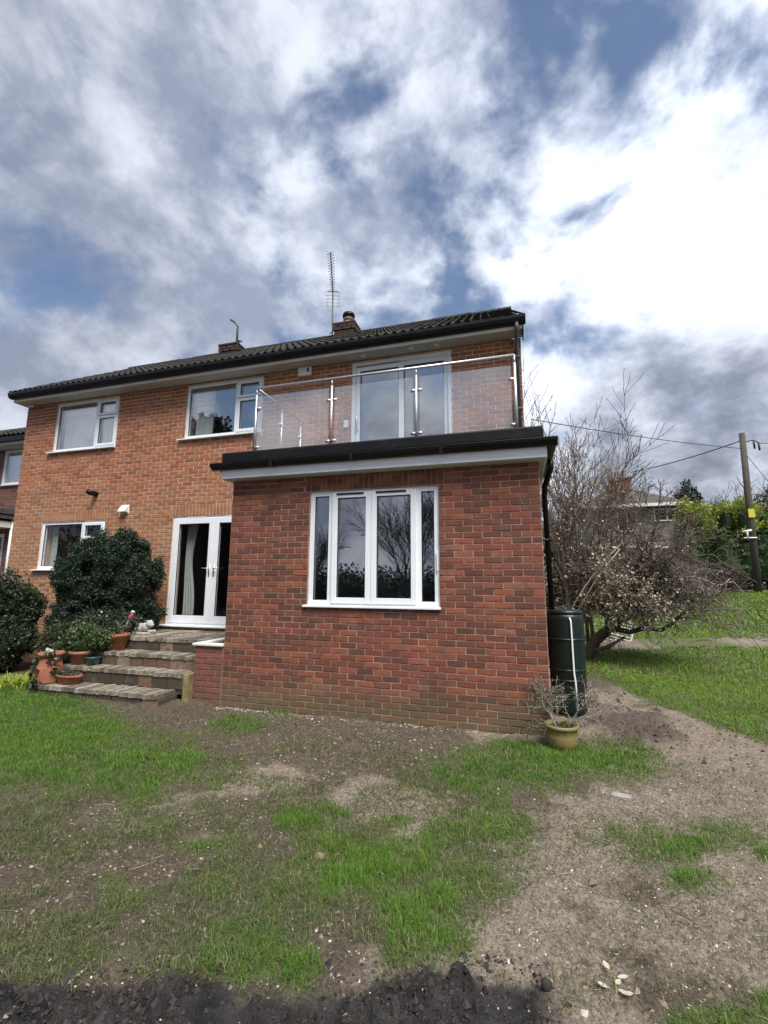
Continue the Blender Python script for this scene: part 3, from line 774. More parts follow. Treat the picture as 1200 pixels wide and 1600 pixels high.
np_mesh('roof_tiles', np.concatenate(TV), np.concatenate(TF), M['tile'], roof)['kind'] = 'stuff'
NRG = 24
rmesh = MB()
rmesh.add([(x, .12 * math.cos(a), .10 * math.sin(a)) for x in (0, 1) for a in [math.pi * i / 7 for i in range(8)]], [(i, i + 1, 9 + i, 8 + i) for i in range(7)] + [tuple(range(8)), tuple(range(8, 16))])
rm_ = rmesh.mesh('ridge_tile', M['tile'])
for i in range(NRG):
    w = (3.95 + 6.62) / NRG
    o = bpy.data.objects.new('ridge_tile', rm_); COL.objects.link(o); o.parent = roof
    o.location = (-6.62 + i * w + .004, RY, RZ - .035 + RNG.uniform(-.006, .008)); o.scale = (w - .008, 1, 1); o.rotation_euler = (0, RNG.uniform(-.01, .01), RNG.uniform(-.01, .01))
MB().box(-6.56, 4.08, 1.245, 1.265, 5.498, 5.64).build('fascia', M['fascia'], house)
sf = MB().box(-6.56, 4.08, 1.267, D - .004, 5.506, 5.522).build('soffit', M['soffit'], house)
for x in (1.45, 2.30, 2.72): MB().lathe([(.045, -.006), (.045, 0), (.03, .0)], (x, 1.40, 5.506), 16).build('downlight', M['fascia'], sf, True)
gp = [(1.180, 5.635), (1.070, 5.635), (1.062, 5.628), (1.064, 5.585), (1.085, 5.535), (1.115, 5.515), (1.180, 5.515), (1.180, 5.523), (1.118, 5.524), (1.092, 5.54), (1.073, 5.588), (1.071, 5.622), (1.175, 5.622)]
MB().prism([(a + .06, b + .032) for a, b in gp], 0, -6.60, 4.13).build('gutter', M['black'], house)
# left gable verge board, right end box
MB().box(4.082, 4.10, 1.25, 1.52, 5.43, 5.63).build('eaves_box_end', M['black'], house)
MB().box(-6.58, -6.562, 1.25, 1.55, 5.49, 5.63).build('eaves_box_end', M['fascia'], house)
dp = MB().tube([(4.0, 1.18, 5.57), (4.0, 1.19, 5.46), (3.985, D - .05, 5.26), (3.985, D - .05, 3.42)], .034, 12)
for z in (5.15, 4.3, 3.7): dp.box(3.94, 4.03, D - .09, D + .003, z - .012, z + .012)
dp.build('downpipe', M['lead'], house, True)
# wall fittings
def P2(px, py): return P(px, py, Y=D)
v = MB(); c = P2(196, 796)
v.prism([(D - .002, c[2] + .075), (D - .03, c[2] + .07), (D - .10, c[2] - .02), (D - .11, c[2] - .06), (D - .002, c[2] - .06)], 0, c[0] - .085, c[0] + .085)
v.box(c[0] - .10, c[0] + .10, D - .014, D - .001, c[2] - .09, c[2] + .09)
v.build('extractor_vent', M['white_paint'], house, bevel=.006)
c = P2(151, 772)
MB().tube([(c[0], D + .02, c[2]), (c[0], D - .12, c[2]), (c[0] - .01, D - .20, c[2] + .02)], .05, 14).build('flue_outlet', M['black'], house, True)
c = P2(478, 582)
al = MB().box(c[0] - .13, c[0] + .13, D - .07, D - .001, c[2] - .085, c[2] + .085).build('alarm_box', M['white_paint'], house, bevel=.015)
MB().box(c[0] + .06, c[0] + .09, D - .078, D - .069, c[2] - .03, c[2] + .05).build('lens', M['black'], al)
MB().box(1.07, 1.15, D - .03, D - .001, 4.28, 4.42).build('switch_box', M['white_paint'], house, bevel=.006)
# chimneys
def chimney(x0, x1, y0, y1, zb, zt, pot):
    st = MB().box(x0 + .01, x1 - .01, y0 + .01, y1 - .01, zb, zt).build('chimney', M['mortar_soot'], house)
    V = []
    for r in range(int(zb / .075), int(zt / .075)):
        g = .02 if r >= int(zt / .075) - 2 else 0
        zz = r * .075
        for (a0, a1, fx) in ((x0, x1, 0), (y0, y1, 1)):
            k = a0 - (.11 if r % 2 else 0)
            while k < a1:
                s, e = max(k, a0), min(k + .225, a1); k += .225
                if e - s < .04: continue
                b = MB()
                if fx == 0: b.box(s + J - g, e - J + g, y0 - g, y0 + .03, zz + J, zz + .075 - J)
                else: b.box(x1 - .03, x1 + g, s + J - g, e - J + g, zz + J, zz + .075 - J)
                b.build('brick', M['brick_soot'], st)
    MB().box(x0 - .03, x1 + .03, y0 - .03, y1 + .03, zt, zt + .05).build('capping', M['brick_soot'], st, bevel=.01)
    return st
c1 = chimney(-.19, .33, 3.9, 4.55, 7.15, 7.80, True)
cp = MB().lathe([(.135, 0), (.13, .10), (.125, .20), (.135, .205), (.135, .23), (.12, .235), (.12, .30)], (.075, 4.2, 7.84), 20).build('chimney_pot', M['brick_far'], c1, True)
MB().lathe([(.15, 0), (.155, .04), (.14, .09), (.06, .105)], (.075, 4.2, 8.14), 20).build('cowl', M['black'], c1, True)
MB().lathe([(.139, 0), (.139, .02)], (.075, 4.2, 7.96), 20).build('pot_band', M['white_paint'], c1)
c2 = chimney(-3.42, -2.90, 3.9, 4.55, 7.15, 7.74, False)
MB().tube([(-3.08, 4.15, 7.78), (-3.08, 4.15, 8.40), (-3.14, 4.13, 8.50), (-3.28, 4.1, 8.60)], .028, 8).build('flue_pipe', M['lead'], c2, True)
MB().tube([(-2.98, 4.1, 7.78), (-2.98, 4.1, 7.95), (-2.87, 4.05, 7.88)], .025, 8).build('vent_pipe', M['lead'], c2, True)

# tv aerial lashed to the chimney
ma = P(520, 455, Y=4.1); mb0 = P(519.5, 530, Y=4.1)
aer = thing('tv_aerial', 'tall rooftop television aerial on a mast beside the chimney', 'aerial', tuple(mb0))
MB().tube([mb0 - np.array([0, 0, .5]), ma], .018, 8).build('mast', M['lead'], aer, True)
e1 = P(516.5, 393, Z=ma[2] + .02); bd = e1 - ma; bl = np.linalg.norm(bd[:2]); bdir = np.array([bd[0], bd[1], 0]) / bl; side = np.array([-bdir[1], bdir[0], 0])
MB().tube([ma - bdir * .35, ma + bdir * bl], .012, 6).build('boom', M['lead'], aer)
for i in range(15):
    q = ma + bdir * (bl * (i + .3) / 14.6); w = .055 + .002 * i
    b = MB()
    for sg in (-1, 1):
        b.tube([q, q + sg * side * w + np.array([0, 0, .045])], .005, 4); b.tube([q, q + sg * side * w - np.array([0, 0, .045])], .005, 4)
    b.build('director', M['wire'], aer)
rf = MB()
for h in (-.20, -.10, .0, .10, .20): rf.tube([ma - bdir * .33 + np.array([0, 0, h]) - side * .20, ma - bdir * .33 + np.array([0, 0, h]) + side * .20], .004, 4)
for sg in (-1, 1): rf.tube([ma - bdir * .33 + sg * side * .14 + np.array([0, 0, -.22]), ma - bdir * .33 + sg * side * .14 + np.array([0, 0, .22])], .004, 4)
rf.build('reflector', M['lead'], aer)
MB().tube([ma - side * .13, ma + side * .13], .009, 6).build('dipole', M['wire'], aer)
MB().tube([(mb0[0] - .08, 4.08, 7.70), (-.17, 3.95, 7.72)], .012, 6).build('bracket', M['wire'], aer)

# ------------------------------------------------------------------ the extension
ext = thing('house_extension', 'flat-roofed red brick extension with one wide window and a balcony on top', 'extension', (EW / 2, 0, 0))
XW = (1.213, 2.966, 1.345, 2.85); EZT = 3.06
sold = (1.15, 3.03, 2.85, EZT)
ew = wall_slab(0, EW, -.2, EZT, [XW], .006, .26).box(0.009, .26, .262, D - .002, -.2, EZT).box(EW - .26, EW - .009, .262, D - .002, -.2, EZT).build('wall', M['mortar_ext'], ext)
cells = bond(0, EW, -.15, EZT, [XW, sold])
lay(cells, 0.0, ew, M['brick_ext'], 300, lambda c: cam_size((c[0] + c[1]) / 2, 0, (c[2] + c[3]) / 2) * min(1, (c[1] - c[0]) / .2) * (0 if c[3] < .05 else 1))
unit = brick_mesh_unit('soldier_brick', M['brick_ext'], 51); n = 25; w = (sold[1] - sold[0]) / n
for i in range(n):
    o = bpy.data.objects.new('soldier_brick', unit); COL.objects.link(o); o.parent = ew
    o.location = (sold[0] + (i + .5) * w, .015 + RNG.uniform(-.002, .002), (sold[2] + sold[3]) / 2 + .003); o.scale = (w - .011, .03, sold[3] - sold[2] - .012)
lay(bond(EW + .035, EW + D - .01, -.15, EZT, []), EW, ew, M['brick_ext'], 0, lambda c: 0, name='side_brick', axis='y', outward=1)
lay(bond(.035, D - .01, -.15, EZT, []), 0.0, ew, M['brick_ext'], 0, lambda c: 0, name='side_brick', axis='y', outward=-1)
MB().box(.26, EW - .26, .262, D - .03, .65, .75).box(.26, EW - .26, .262, D - .03, 2.98, 3.05).box(.26, EW - .26, D - .028, D - .004, .65, 3.05).build('floor_and_ceiling', M['interior'], ext)
x0, x1, z0, z1 = XW; y = .035
xw = ring(MB(), x0, x1, z0, z1, y, y + .07, .042).build('window', M['upvc'], ext, bevel=.004)
xl, xr, xm = 1.530, 2.690, 2.082
MB().box(xl - .02, xl + .02, y - .002, y + .068, z0 + .042, z1 - .042).build('mullion', M['upvc'], xw, bevel=.003)
MB().box(xr - .02, xr + .02, y - .002, y + .068, z0 + .042, z1 - .042).build('mullion', M['upvc'], xw, bevel=.003)
for a, b in ((x0 + .036, xl - .018), (xr + .018, x1 - .036)): light_(xw, a, b, z0 + .036, z1 - .036, y + .004, .030, 'glass', .004, 'fixed_light')
light_(xw, xl + .012, xm - .002, z0 + .030, z1 - .030, y - .008, .072, 'glass', .016)
light_(xw, xm + .002, xr - .012, z0 + .030, z1 - .030, y - .008, .072, 'glass', .016)
for a, b in ((1.60, 1.98), (2.15, 2.55)): MB().box(a, b, y - .034, y - .022, z1 - .062, z1 - .040).build('trickle_vent', M['black'], xw)
sill(xw, x0 - .045, x1 + .012, z0 + .012, y, .075)
MB().box(x1 - .035, x1 - .022, y - .03, y + .004, 1.78, 2.02).build('handle', M['upvc'], xw, bevel=.003)
# roof edge: soffit, fascia, gutter, parapet
FX0, FX1, FY = -.085, 4.240, -.150
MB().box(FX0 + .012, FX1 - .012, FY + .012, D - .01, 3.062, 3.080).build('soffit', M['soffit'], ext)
fb = MB().box(FX0, FX1, FY - .012, FY + .010, 3.072, 3.215).box(FX0 - .012, FX0 + .010, FY + .011, D - .01, 3.072, 3.214).box(FX1 - .010, FX1 + .012, FY + .011, D - .01, 3.072, 3.214)
fb.build('fascia', M['upvc'], ext)
op = [(0, .085), (-.112, .085), (-.116, .078), (-.108, .045), (-.080, .022), (-.055, 0), (0, 0)]   # outward, up
gt = MB(); zb = 3.190
gt.prism([(FY - .013 + a, zb + b) for a, b in op], 0, FX0 - .125, FX1 + .125)
gt.prism([(FX0 - .013 + a, zb + b - .001) for a, b in op], 1, FY - .013, D - .05)
gt.prism([(FX1 + .013 - a, zb + b - .001) for a, b in op], 1, FY - .013, D - .05)
gt.build('gutter', M['black'], ext)
PX0, PX1, PY = -.131, 4.217, -.100
rk = MB().box(PX0 + .02, PX1 - .02, PY + .02, D - .006, 3.216, 3.40)
rk.build('roof_deck', M['rubber'], ext)
rim = MB()
prof = [(0.0, .0), (-.018, .0), (-.022, .05), (-.030, .055), (-.034, .165), (-.022, .185), (.06, .185), (.06, .0)]
rim.prism([(PY + .019 + a, 3.282 + b) for a, b in prof], 0, PX0, PX1)
rim.prism([(PX0 + .019 + a, 3.2815 + b) for a, b in prof], 1, PY + .08, D - .006)
rim.prism([(PX1 - .019 - a, 3.2815 + b) for a, b in prof], 1, PY + .08, D - .006)
rim.build('roof_edge_trim', M['rubber'], ext)
for x in (.75, 1.9, 3.05): MB().box(x - .02, x + .02, FY - .132, FY - .012, 3.187, 3.276).build('gutter_bracket', M['black'], ext)
dpp = MB().tube([(4.33, .50, 3.20), (4.33, .50, 3.10), (4.262, .80, 2.92), (4.262, .95, 2.80), (4.285, .98, 1.29)], .036, 12)
dpp.box(4.17, 4.32, .92, .97, 2.2, 2.23).build('downpipe', M['black'], ext, True)

# balustrade on the roof
bal = thing('glass_balustrade', 'glass panel balustrade with steel posts and handrail on the extension roof', 'balustrade', (2.1, .05, 3.41))
BY, RZT = .05, 4.465
PXs = [.281, 1.476, 2.680, 3.933]
def post(x, y, dirs):
    b = MB().tube([(x, y, 3.40), (x, y, 4.36)], .019, 12); b.tube([(x, y, 4.36), (x, y, 4.45)], .009, 8); b.tube([(x, y, 3.395), (x, y, 3.41)], .05, 16)
    p = b.build('post', M['steel'], bal, True)
    for z in (4.15, 3.56):
        for dx, dy in dirs:
            k = MB().tube([(x + dx * .015, y + dy * .015, z), (x + dx * .075, y + dy * .075, z)], .019, 10)
            k.build('glass_clamp', M['steel'], p, True)
post(PXs[0], BY, [(1, 0), (0, 1)]); post(PXs[1], BY, [(-1, 0), (1, 0)]); post(PXs[2], BY, [(-1, 0), (1, 0)]); post(PXs[3], BY, [(-1, 0), (0, 1)])
for x in (PXs[0], PXs[3]):
    post(x, .80, [(0, -1), (0, 1)]); post(x, 1.46, [(0, -1)])
MB().tube([(PXs[0], BY, RZT), (PXs[3], BY, RZT)], .0175, 12).build('handrail', M['steel'], bal, True)
for x in (PXs[0], PXs[3]): MB().tube([(x, BY + .02, RZT - .001), (x, D - .006, RZT - .001)], .0175, 12).build('handrail', M['steel'], bal, True)
for i in range(3): MB().box(PXs[i] + .045, PXs[i + 1] - .045, BY - .005, BY + .005, 3.475, 4.335).build('glass_panel', M['glass_bal'], bal)
for x in (PXs[0], PXs[3]):
    for a, b in ((BY + .045, .755), (.845, 1.415)): MB().box(x - .005, x + .005, a, b, 3.475, 4.335).build('glass_panel', M['glass_bal'], bal)

# ------------------------------------------------------------------ neighbouring house on the left
nb = thing('neighbour_house', 'dark brick neighbouring house set back at the left edge', 'house', (-9.5, 3, 0))
NW = (-9.36, -8.68, 4.17, 5.12); ND = (-9.9, -8.98, .9, 2.85)
nw = wall_slab(-13, -6.56, 0, 5.2, [NW, ND], 3.009, 3.25).build('wall', M['mortar_dark'], nb)
lay(bond(-13 + 3, -6.56 + 3, 1.0, 5.2, [(a + 3, b + 3, c, d) for a, b, c, d in (NW, ND)]), 3.0, nw, M['brick_dark'], 60, lambda c: (1 if c[0] - 3 > -9.7 and c[2] > 2.9 else 0, c[0]))
o = ring(MB(), *NW, 3.02, 3.09, .06).build('window', M['upvc'], nb); pane(o, NW[0] + .06, NW[1] - .06, NW[2] + .06, NW[3] - .06, 3.05); sill(o, NW[0] - .05, NW[1] + .05, NW[2], 3.02, .08)
MB().box(NW[0], NW[1], 3.2, 3.21, NW[2], NW[3]).build('net_curtain', M['blind'], o)
o = ring(MB(), *ND, 3.02, 3.09, .08).build('door', M['upvc'], nb); pane(o, ND[0] + .08, ND[1] - .08, ND[2] + .08, ND[3] - .08, 3.05, 'glass_low')
MB().box(-13, -6.56, 3.27, 7, 0, 5.2).build('rear_block', M['interior'], nb)
MB().box(-13, -6.56, 2.66, 2.99, 5.14, 5.19).build('soffit', M['soffit'], nb)
MB().box(-13, -6.56, 2.63, 2.66, 5.14, 5.28).build('fascia', M['fascia'], nb)
MB().box(-13, -6.56, 2.53, 2.629, 5.20, 5.32).build('gutter', M['black'], nb)
nr = MB().add([(-13, 2.55, 5.33), (-6.56, 2.55, 5.33), (-6.56, 4.6, 6.5), (-13, 4.6, 6.5), (-13, 2.55, 5.27), (-6.56, 2.55, 5.27), (-6.56, 4.6, 6.4), (-13, 4.6, 6.4)], [(0, 1, 2, 3), (7, 6, 5, 4), (0, 4, 5, 1), (2, 6, 7, 3), (1, 5, 6, 2), (0, 3, 7, 4)]).build('roof', M['tile'], nb)
a2 = math.atan2(1.17, 2.05)
for r in range(3):
    for c in range(9):
        o = bpy.data.objects.new('roof_tile', tmesh); COL.objects.link(o); o.parent = nr
        s = r * .34
        o.matrix_basis = Matrix.Translation((-9.6 + c * .33, 2.53 + math.cos(a2) * s, 5.335 + math.sin(a2) * s)) @ Matrix.Rotation(a2, 4, 'X') @ Matrix.Diagonal((.33, .34, 1, 1))
cn = MB().box(-10.6, -8.55, 2.25, 2.998, 3.20, 3.30).box(-10.62, -8.53, 2.22, 2.998, 3.32, 3.44)
cn.build('porch_roof', M['lead'], nb); MB().box(-10.55, -8.60, 2.29, 2.998, 2.98, 3.14).build('porch_fascia', M['fascia'], nb)
MB().tube([(-8.62, 2.93, 3.2), (-8.62, 2.93, 1.0)], .04, 10).build('porch_post', M['upvc'], nb, True)

# ------------------------------------------------------------------ garden steps and the low wall
steps = thing('garden_steps', 'four weathered brick garden steps leading up to the patio door', 'steps', (-1.7, -.2, 0))
STEPS = [(-2.86, -.63, -.45, .19), (-2.75, -.55, -.12, .40), (-2.65, -.50, .13, .59), (-2.9, -.46, .42, .78)]   # x0, x1, front y, top z
rs = random.Random(4)
tread_u = [brick_mesh_unit('tread_brick', M['tread'], 80 + i) for i in range(4)]
riser_u = [brick_mesh_unit('riser_brick', M['riser'], 90 + i) for i in range(4)]
for k, (x0, x1, yf, zt) in enumerate(STEPS):
    zb = STEPS[k - 1][3] - .06 if k else -.1
    yb = D - .01 if k == 3 else STEPS[k + 1][2] + .10
    core = MB().box(x0 + .02, x1 - .012, yf + .014, yb, zb, zt - .012).build('step', M['mortar_step'], steps)
    # bricks laid side by side on the tread, ends to the front
    n = int((x1 - x0) / .0765); w = (x1 - x0) / n; rows = 1 if k < 3 else 4
    d = (STEPS[k + 1][2] - yf + .02) if k < 3 else (D - .02 - yf) / rows
    for r in range(rows):
        for i in range(n):
            if k == 3 and r > 0 and i % 3: continue
            ww = w if not (k == 3 and r > 0) else w * 3
            cx_ = x0 + i * w + ww / 2
            if cx_ + ww / 2 > x1 + .01: continue
            o = bpy.data.objects.new('tread_brick', rs.choice(tread_u)); COL.objects.link(o); o.parent = core
            o.location = (cx_, yf - .018 + (r + .5) * d, zt - .026 + rs.uniform(-.006, .006))
            o.rotation_euler = (rs.uniform(-.01, .01) , rs.uniform(-.02, .02), rs.uniform(-.015, .015)); o.scale = (ww - .013, d - .01, .060)
    # bricks of the riser
    n = int((x1 - x0) / .225); w = (x1 - x0) / n
    for i in range(n):
        o = bpy.data.objects.new('riser_brick', rs.choice(riser_u)); COL.objects.link(o); o.parent = core
        h = zt - .056 - (STEPS[k - 1][3] if k else .02)
        o.location = (x0 + (i + .5) * w, yf + .016 + rs.uniform(-.004, .004), zt - .058 - h / 2); o.scale = (w - .014, .032, h - .012)
    if k < 2:
        for i in range(2):
            o = bpy.data.objects.new('riser_brick', rs.choice(riser_u)); COL.objects.link(o); o.parent = core
            h = zt - .056 - (STEPS[k - 1][3] if k else .02)
            o.location = (x1 - .006, yf + .10 + i * .17, zt - .058 - h / 2); o.scale = (.16, .03, h - .012); o.rotation_euler = (0, 0, math.pi / 2)
MB().box(-.548, -.462, -.10, .12, .0, .395).build('side_render', M['render_yellow'], steps, bevel=.01)
ke = MB()
k0, k1 = P(240, 1110, Z=.04), P(292, 1074, Z=.05)
ke.tube([k0 - np.array([0, 0, .03]), (k0 + k1) / 2 + np.array([.02, 0, -.02]), k1 - np.array([0, 0, .02])], [.04, .045, .05], 5); 
ke.build('kerb_edging', M['riser'], steps)

lwl = thing('low_wall', 'low red brick wall with white coping between steps and extension', 'wall', (-.23, 0, 0))
a0, a1 = -.462, -.014
lm = MB().box(a0 + .009, a1, .009, .10, -.1, .765).box(a0 + .009, a0 + .10, .10, D - .012, -.1, .765).build('masonry', M['mortar_ext'], lwl)
cells = bond(a0, a1, 0, .765, [])
M['brick_low'] = brick_mat('brick_low_wall', [(0, (.15, .065, .052)), (.4, (.225, .080, .060)), (.7, (.26, .092, .068)), (1, (.29, .115, .085))], 0, .2, .8, -.1)
lay(cells, 0.0, lm, M['brick_low'], 300, lambda c: c[2])
cp = MB().box(a0 - .03, a1 + .006, -.03, .09, .768, .800).box(a0 - .03, a0 + .09, .092, D - .015, .768, .799)
cp.build('coping', M['fascia'], lwl, bevel=.006)

# ------------------------------------------------------------------ plants: generators
def leaf_cloud(name, parent, mat, pts, size, rng, flat=.0, up=.3, aspect=.55):
    """one folded diamond leaf at every point"""
    pts = np.asarray(pts, float); n = len(pts)
    d = rng.normal(size=(n, 3)); d[:, 2] += up; d /= np.linalg.norm(d, axis=1)[:, None]
    e = np.cross(d, rng.normal(size=(n, 3))); e /= np.linalg.norm(e, axis=1)[:, None] + 1e-9
    g = np.cross(d, e)
    s = (size * rng.uniform(.6, 1.35, n))[:, None]
    V = np.stack([pts, pts + d * s * .5 + e * s * aspect * .5 + g * s * .12, pts + d * s, pts + d * s * .5 - e * s * aspect * .5 + g * s * .12], 1).reshape(-1, 3)
    i = np.arange(n)[:, None] * 4
    F = np.concatenate([i + [0, 1, 2], i + [0, 2, 3]], 1).reshape(-1, 3)
    return np_mesh(name, V, F, mat, parent)
def shell_points(blobs, n, rng, depth=.35, lump=.22, freq=2.6, clump=0):
    """points in the outer shell of a lumpy union of ellipsoids (cx, cy, cz, rx, ry, rz)"""
    out = []; bl = np.array(blobs, float); vol = (bl[:, 3] * bl[:, 4] * bl[:, 5]) ** .67; pr = vol / vol.sum()
    while sum(map(len, out)) < n:
        m = n; k = rng.choice(len(bl), m, p=pr)
        d = rng.normal(size=(m, 3)); d /= np.linalg.norm(d, axis=1)[:, None]
        r = 1 - depth * rng.random(m) ** 1.6
        az = np.arctan2(d[:, 1], d[:, 0])
        lumpv = 1 + lump * 2 * (fbm(az * freq + 7 * k, d[:, 2] * freq * 2 + 3 * k, 3, 5) - .5)
        p = bl[k, :3] + d * bl[k, 3:] * (r * lumpv)[:, None]
        keep = np.ones(m, bool)
        for j in range(len(bl)):
            q = ((p - bl[j, :3]) / bl[j, 3:]); keep &= (np.linalg.norm(q, axis=1) > (1 - depth) * .85) | (k == j)
        p = p[keep]; p = p[p[:, 2] > -.02]
        if clump:
            c = fbm(p[:, 0] * clump + p[:, 1] * .7 * clump, p[:, 2] * clump + p[:, 1] * .5 * clump, 2, 8); p = p[c > .40]
        out.append(p)
    return np.concatenate(out)[:n]
def grow(start, direc, length, radius, depth, rng, spread=.7, kids=(3, 5), ratio=.62, droop=0.0, wiggle=.18, segs=4, out=None, tips=None, upturn=0.0):
    """recursive bare branch: list of polylines with radii"""
    p = np.array(start, float); d = np.array(direc, float); d /= np.linalg.norm(d)
    pts = [p.copy()]; rad = [radius]
    for i in range(segs):
        d = d + rng.normal(size=3) * wiggle; d[2] += -droop + upturn; d /= np.linalg.norm(d)
        p = p + d * length / segs; pts.append(p.copy()); rad.append(radius * (1 - .55 * (i + 1) / segs))
        if depth > 0 and i >= (0 if depth < 3 else 1):
            for _ in range(rng.integers(kids[0], kids[1] + 1) if i == segs - 1 else rng.integers(1, 3)):
                s = rng.normal(size=3); s -= d * (s @ d); s /= np.linalg.norm(s) + 1e-9
                nd = d * (1 - spread * .5) + s * spread * rng.uniform(.6, 1.2)
                grow(p, nd, length * ratio * rng.uniform(.65, 1.2), rad[-1] * .62, depth - 1, rng, spread, kids, ratio, droop, wiggle, segs, out, tips, upturn)
    out.append((pts, rad))
    if depth == 0: tips.extend(pts[1:])
    return out, tips
def skin(lines, rmin=.003, n_thick=7):
    mb = MB()
    for pts, rad in lines:
        r = [max(rmin, k) for k in rad]
        mb.tube(pts, r, n_thick if r[0] > .02 else 4 if r[0] > .008 else 3, caps=r[0] > .02)
    return mb

NPR = np.random.default_rng(11)

# ------------------------------------------------------------------ shrubs by the house wall
def inner_mass(t, blobs, mat, seed, k=.60):
    """the dense inside of the plant, which the outer leaves hide"""
    r = random.Random(seed); mb = MB(); n, m = 12, 8
    for (x, y, z, rx, ry, rz) in blobs:
        vs = []
        for i in range(m + 1):
            th = math.pi * i / m
            for j in range(n):
                ph = 2 * math.pi * j / n; q = k * (1 + r.uniform(-.12, .12)); vs.append((x + rx * q * math.sin(th) * math.cos(ph), y + ry * q * math.sin(th) * math.sin(ph), max(.0, z - rz * q * math.cos(th))))
        mb.add(vs, [(i * n + j, i * n + (j + 1) % n, (i + 1) * n + (j + 1) % n, (i + 1) * n + j) for i in range(m) for j in range(n)])
    return mb.build('inner_foliage', mat, t)
def shrub(name, label, blobs, n, size, mat, base, seed, clump=0, core=True, depth=.35, up=.3, cat='shrub', stem_mat='bark_dark'):
    rng = np.random.default_rng(seed); t = thing(name, label, cat, base)
    leaf_cloud('foliage', t, mat, np.concatenate([shell_points(blobs, n, rng, depth, clump=clump), shell_points([(*b[:3], b[3] * .78, b[4] * .78, b[5] * .78) for b in blobs], n // 3, rng, .25)]), size, rng, up=up)
    mb = MB()
    for b in blobs:
        for _ in range(5):
            e = np.array(b[:3]) + rng.uniform(-.5, .5, 3) * np.array(b[3:])
            s = np.array(base) + np.array([rng.normal() * .06, rng.normal() * .05, 0])
            mb.tube([s, (s + e) / 2 + rng.normal(size=3) * .02, e], [.03, .02, .006], 5)
    mb.build('stems', M[stem_mat], t)
    if core: inner_mass(t, blobs, mat, seed)
    return t
shrub('evergreen_shrub', 'large rounded dark evergreen shrub between lower window and patio door',
      [(-3.20, 1.02, 1.55, 1.00, .44, .78), (-3.10, .98, 2.05, .78, .42, .52), (-2.72, .98, 1.70, .66, .42, .72), (-3.75, 1.0, 1.75, .62, .42, .62), (-3.3, .95, .95, 1.0, .45, .55), (-2.6, 1.05, 1.15, .5, .40, .5)],
      84000, .040, M['leaf_dark'], (-3.2, 1.05, .08), 21, clump=3.2)
shrub('evergreen_shrub', 'dark evergreen shrub cut by the left edge of the picture',
      [(-5.15, .55, 1.10, .70, .5, .72), (-4.78, .6, 1.25, .40, .42, .50), (-5.6, .5, 1.25, .7, .5, .6), (-4.85, .5, .6, .55, .45, .5)], 30000, .050, M['leaf_ivy'], (-4.95, .6, .05), 22, clump=3.0)
shrub('flowering_shrub', 'low grey-green shrub with pale flowers behind the terracotta pots',
      [(-2.85, .55, .80, .42, .30, .30), (-3.4, .45, .62, .42, .3, .35), (-2.45, .62, .95, .34, .26, .22)], 5200, .055, M['leaf_ivy'], (-2.85, .5, .05), 23)
fl = bpy.data.objects['flowering_shrub']
leaf_cloud('flowers', fl, M['leaf_cream'], shell_points([(-2.7, .5, .82, .62, .28, .32)], 26, np.random.default_rng(3), .1), .042, np.random.default_rng(5), aspect=.9)

# lime-green strappy clump at the left
lily = thing('lily_clump', 'bright lime green strap-leaved clump at the left lawn edge', 'plant', (-3.45, -.15, .05))
rng = np.random.default_rng(31); V = []; F = []
for i in range(620):
    a = rng.uniform(0, 2 * math.pi); b = np.array([-3.55 + rng.normal() * .26, -.12 + rng.normal() * .13, .06]); L_ = rng.uniform(.16, .34); dr = np.array([math.cos(a), math.sin(a), 0]); w = rng.uniform(.005, .009); sd_ = np.array([-dr[1], dr[0], 0]) * w
    k = len(V); ks = []
    for s in range(5):
        t = s / 4; c = b + dr * L_ * .75 * t ** 1.2 + np.array([0, 0, L_ * (1.1 * t - .75 * t * t)]); ww = 1 - t ** 2 * .9
        V += [c - sd_ * ww, c + sd_ * ww]
    for s in range(4): F.append((k + 2 * s, k + 2 * s + 1, k + 2 * s + 3, k + 2 * s + 2))
np_mesh('leaves', V, F, M['leaf_lime'], lily)

# ------------------------------------------------------------------ pots on the steps
def pot(name, label, c, prof, mat, soil_z, soil_r, parts=None):
    t = thing(name, label, 'pot', c)
    MB().lathe(prof, c, 28).build('body', M[mat], t, True)
    MB().lathe([(soil_r, soil_z - .02), (soil_r, soil_z), (soil_r * .5, soil_z + .012)], c, 18).build('compost', M['mortar_step'], t, True)
    return t
def plant_on(t, name, blobs, n, size, mat, seed, clump=0, up=.4, depth=.8):
    rng = np.random.default_rng(seed)
    return leaf_cloud(name, t, mat, shell_points(blobs, n, rng, depth, clump=clump), size, rng, up=up)
def pot_prof(r0, r1, h, rim=.02, rh=.05, wall=.018):
    return [(r0 * .9, 0), (r0, .004), (r1, h - rh), (r1 + rim, h - rh + .004), (r1 + rim + .003, h - .01), (r1 + rim - .006, h), (r1 + rim - wall, h), (r1 - wall * .8, h - .05)]
z1, z2, z3, z4 = [s[3] + .002 for s in STEPS]
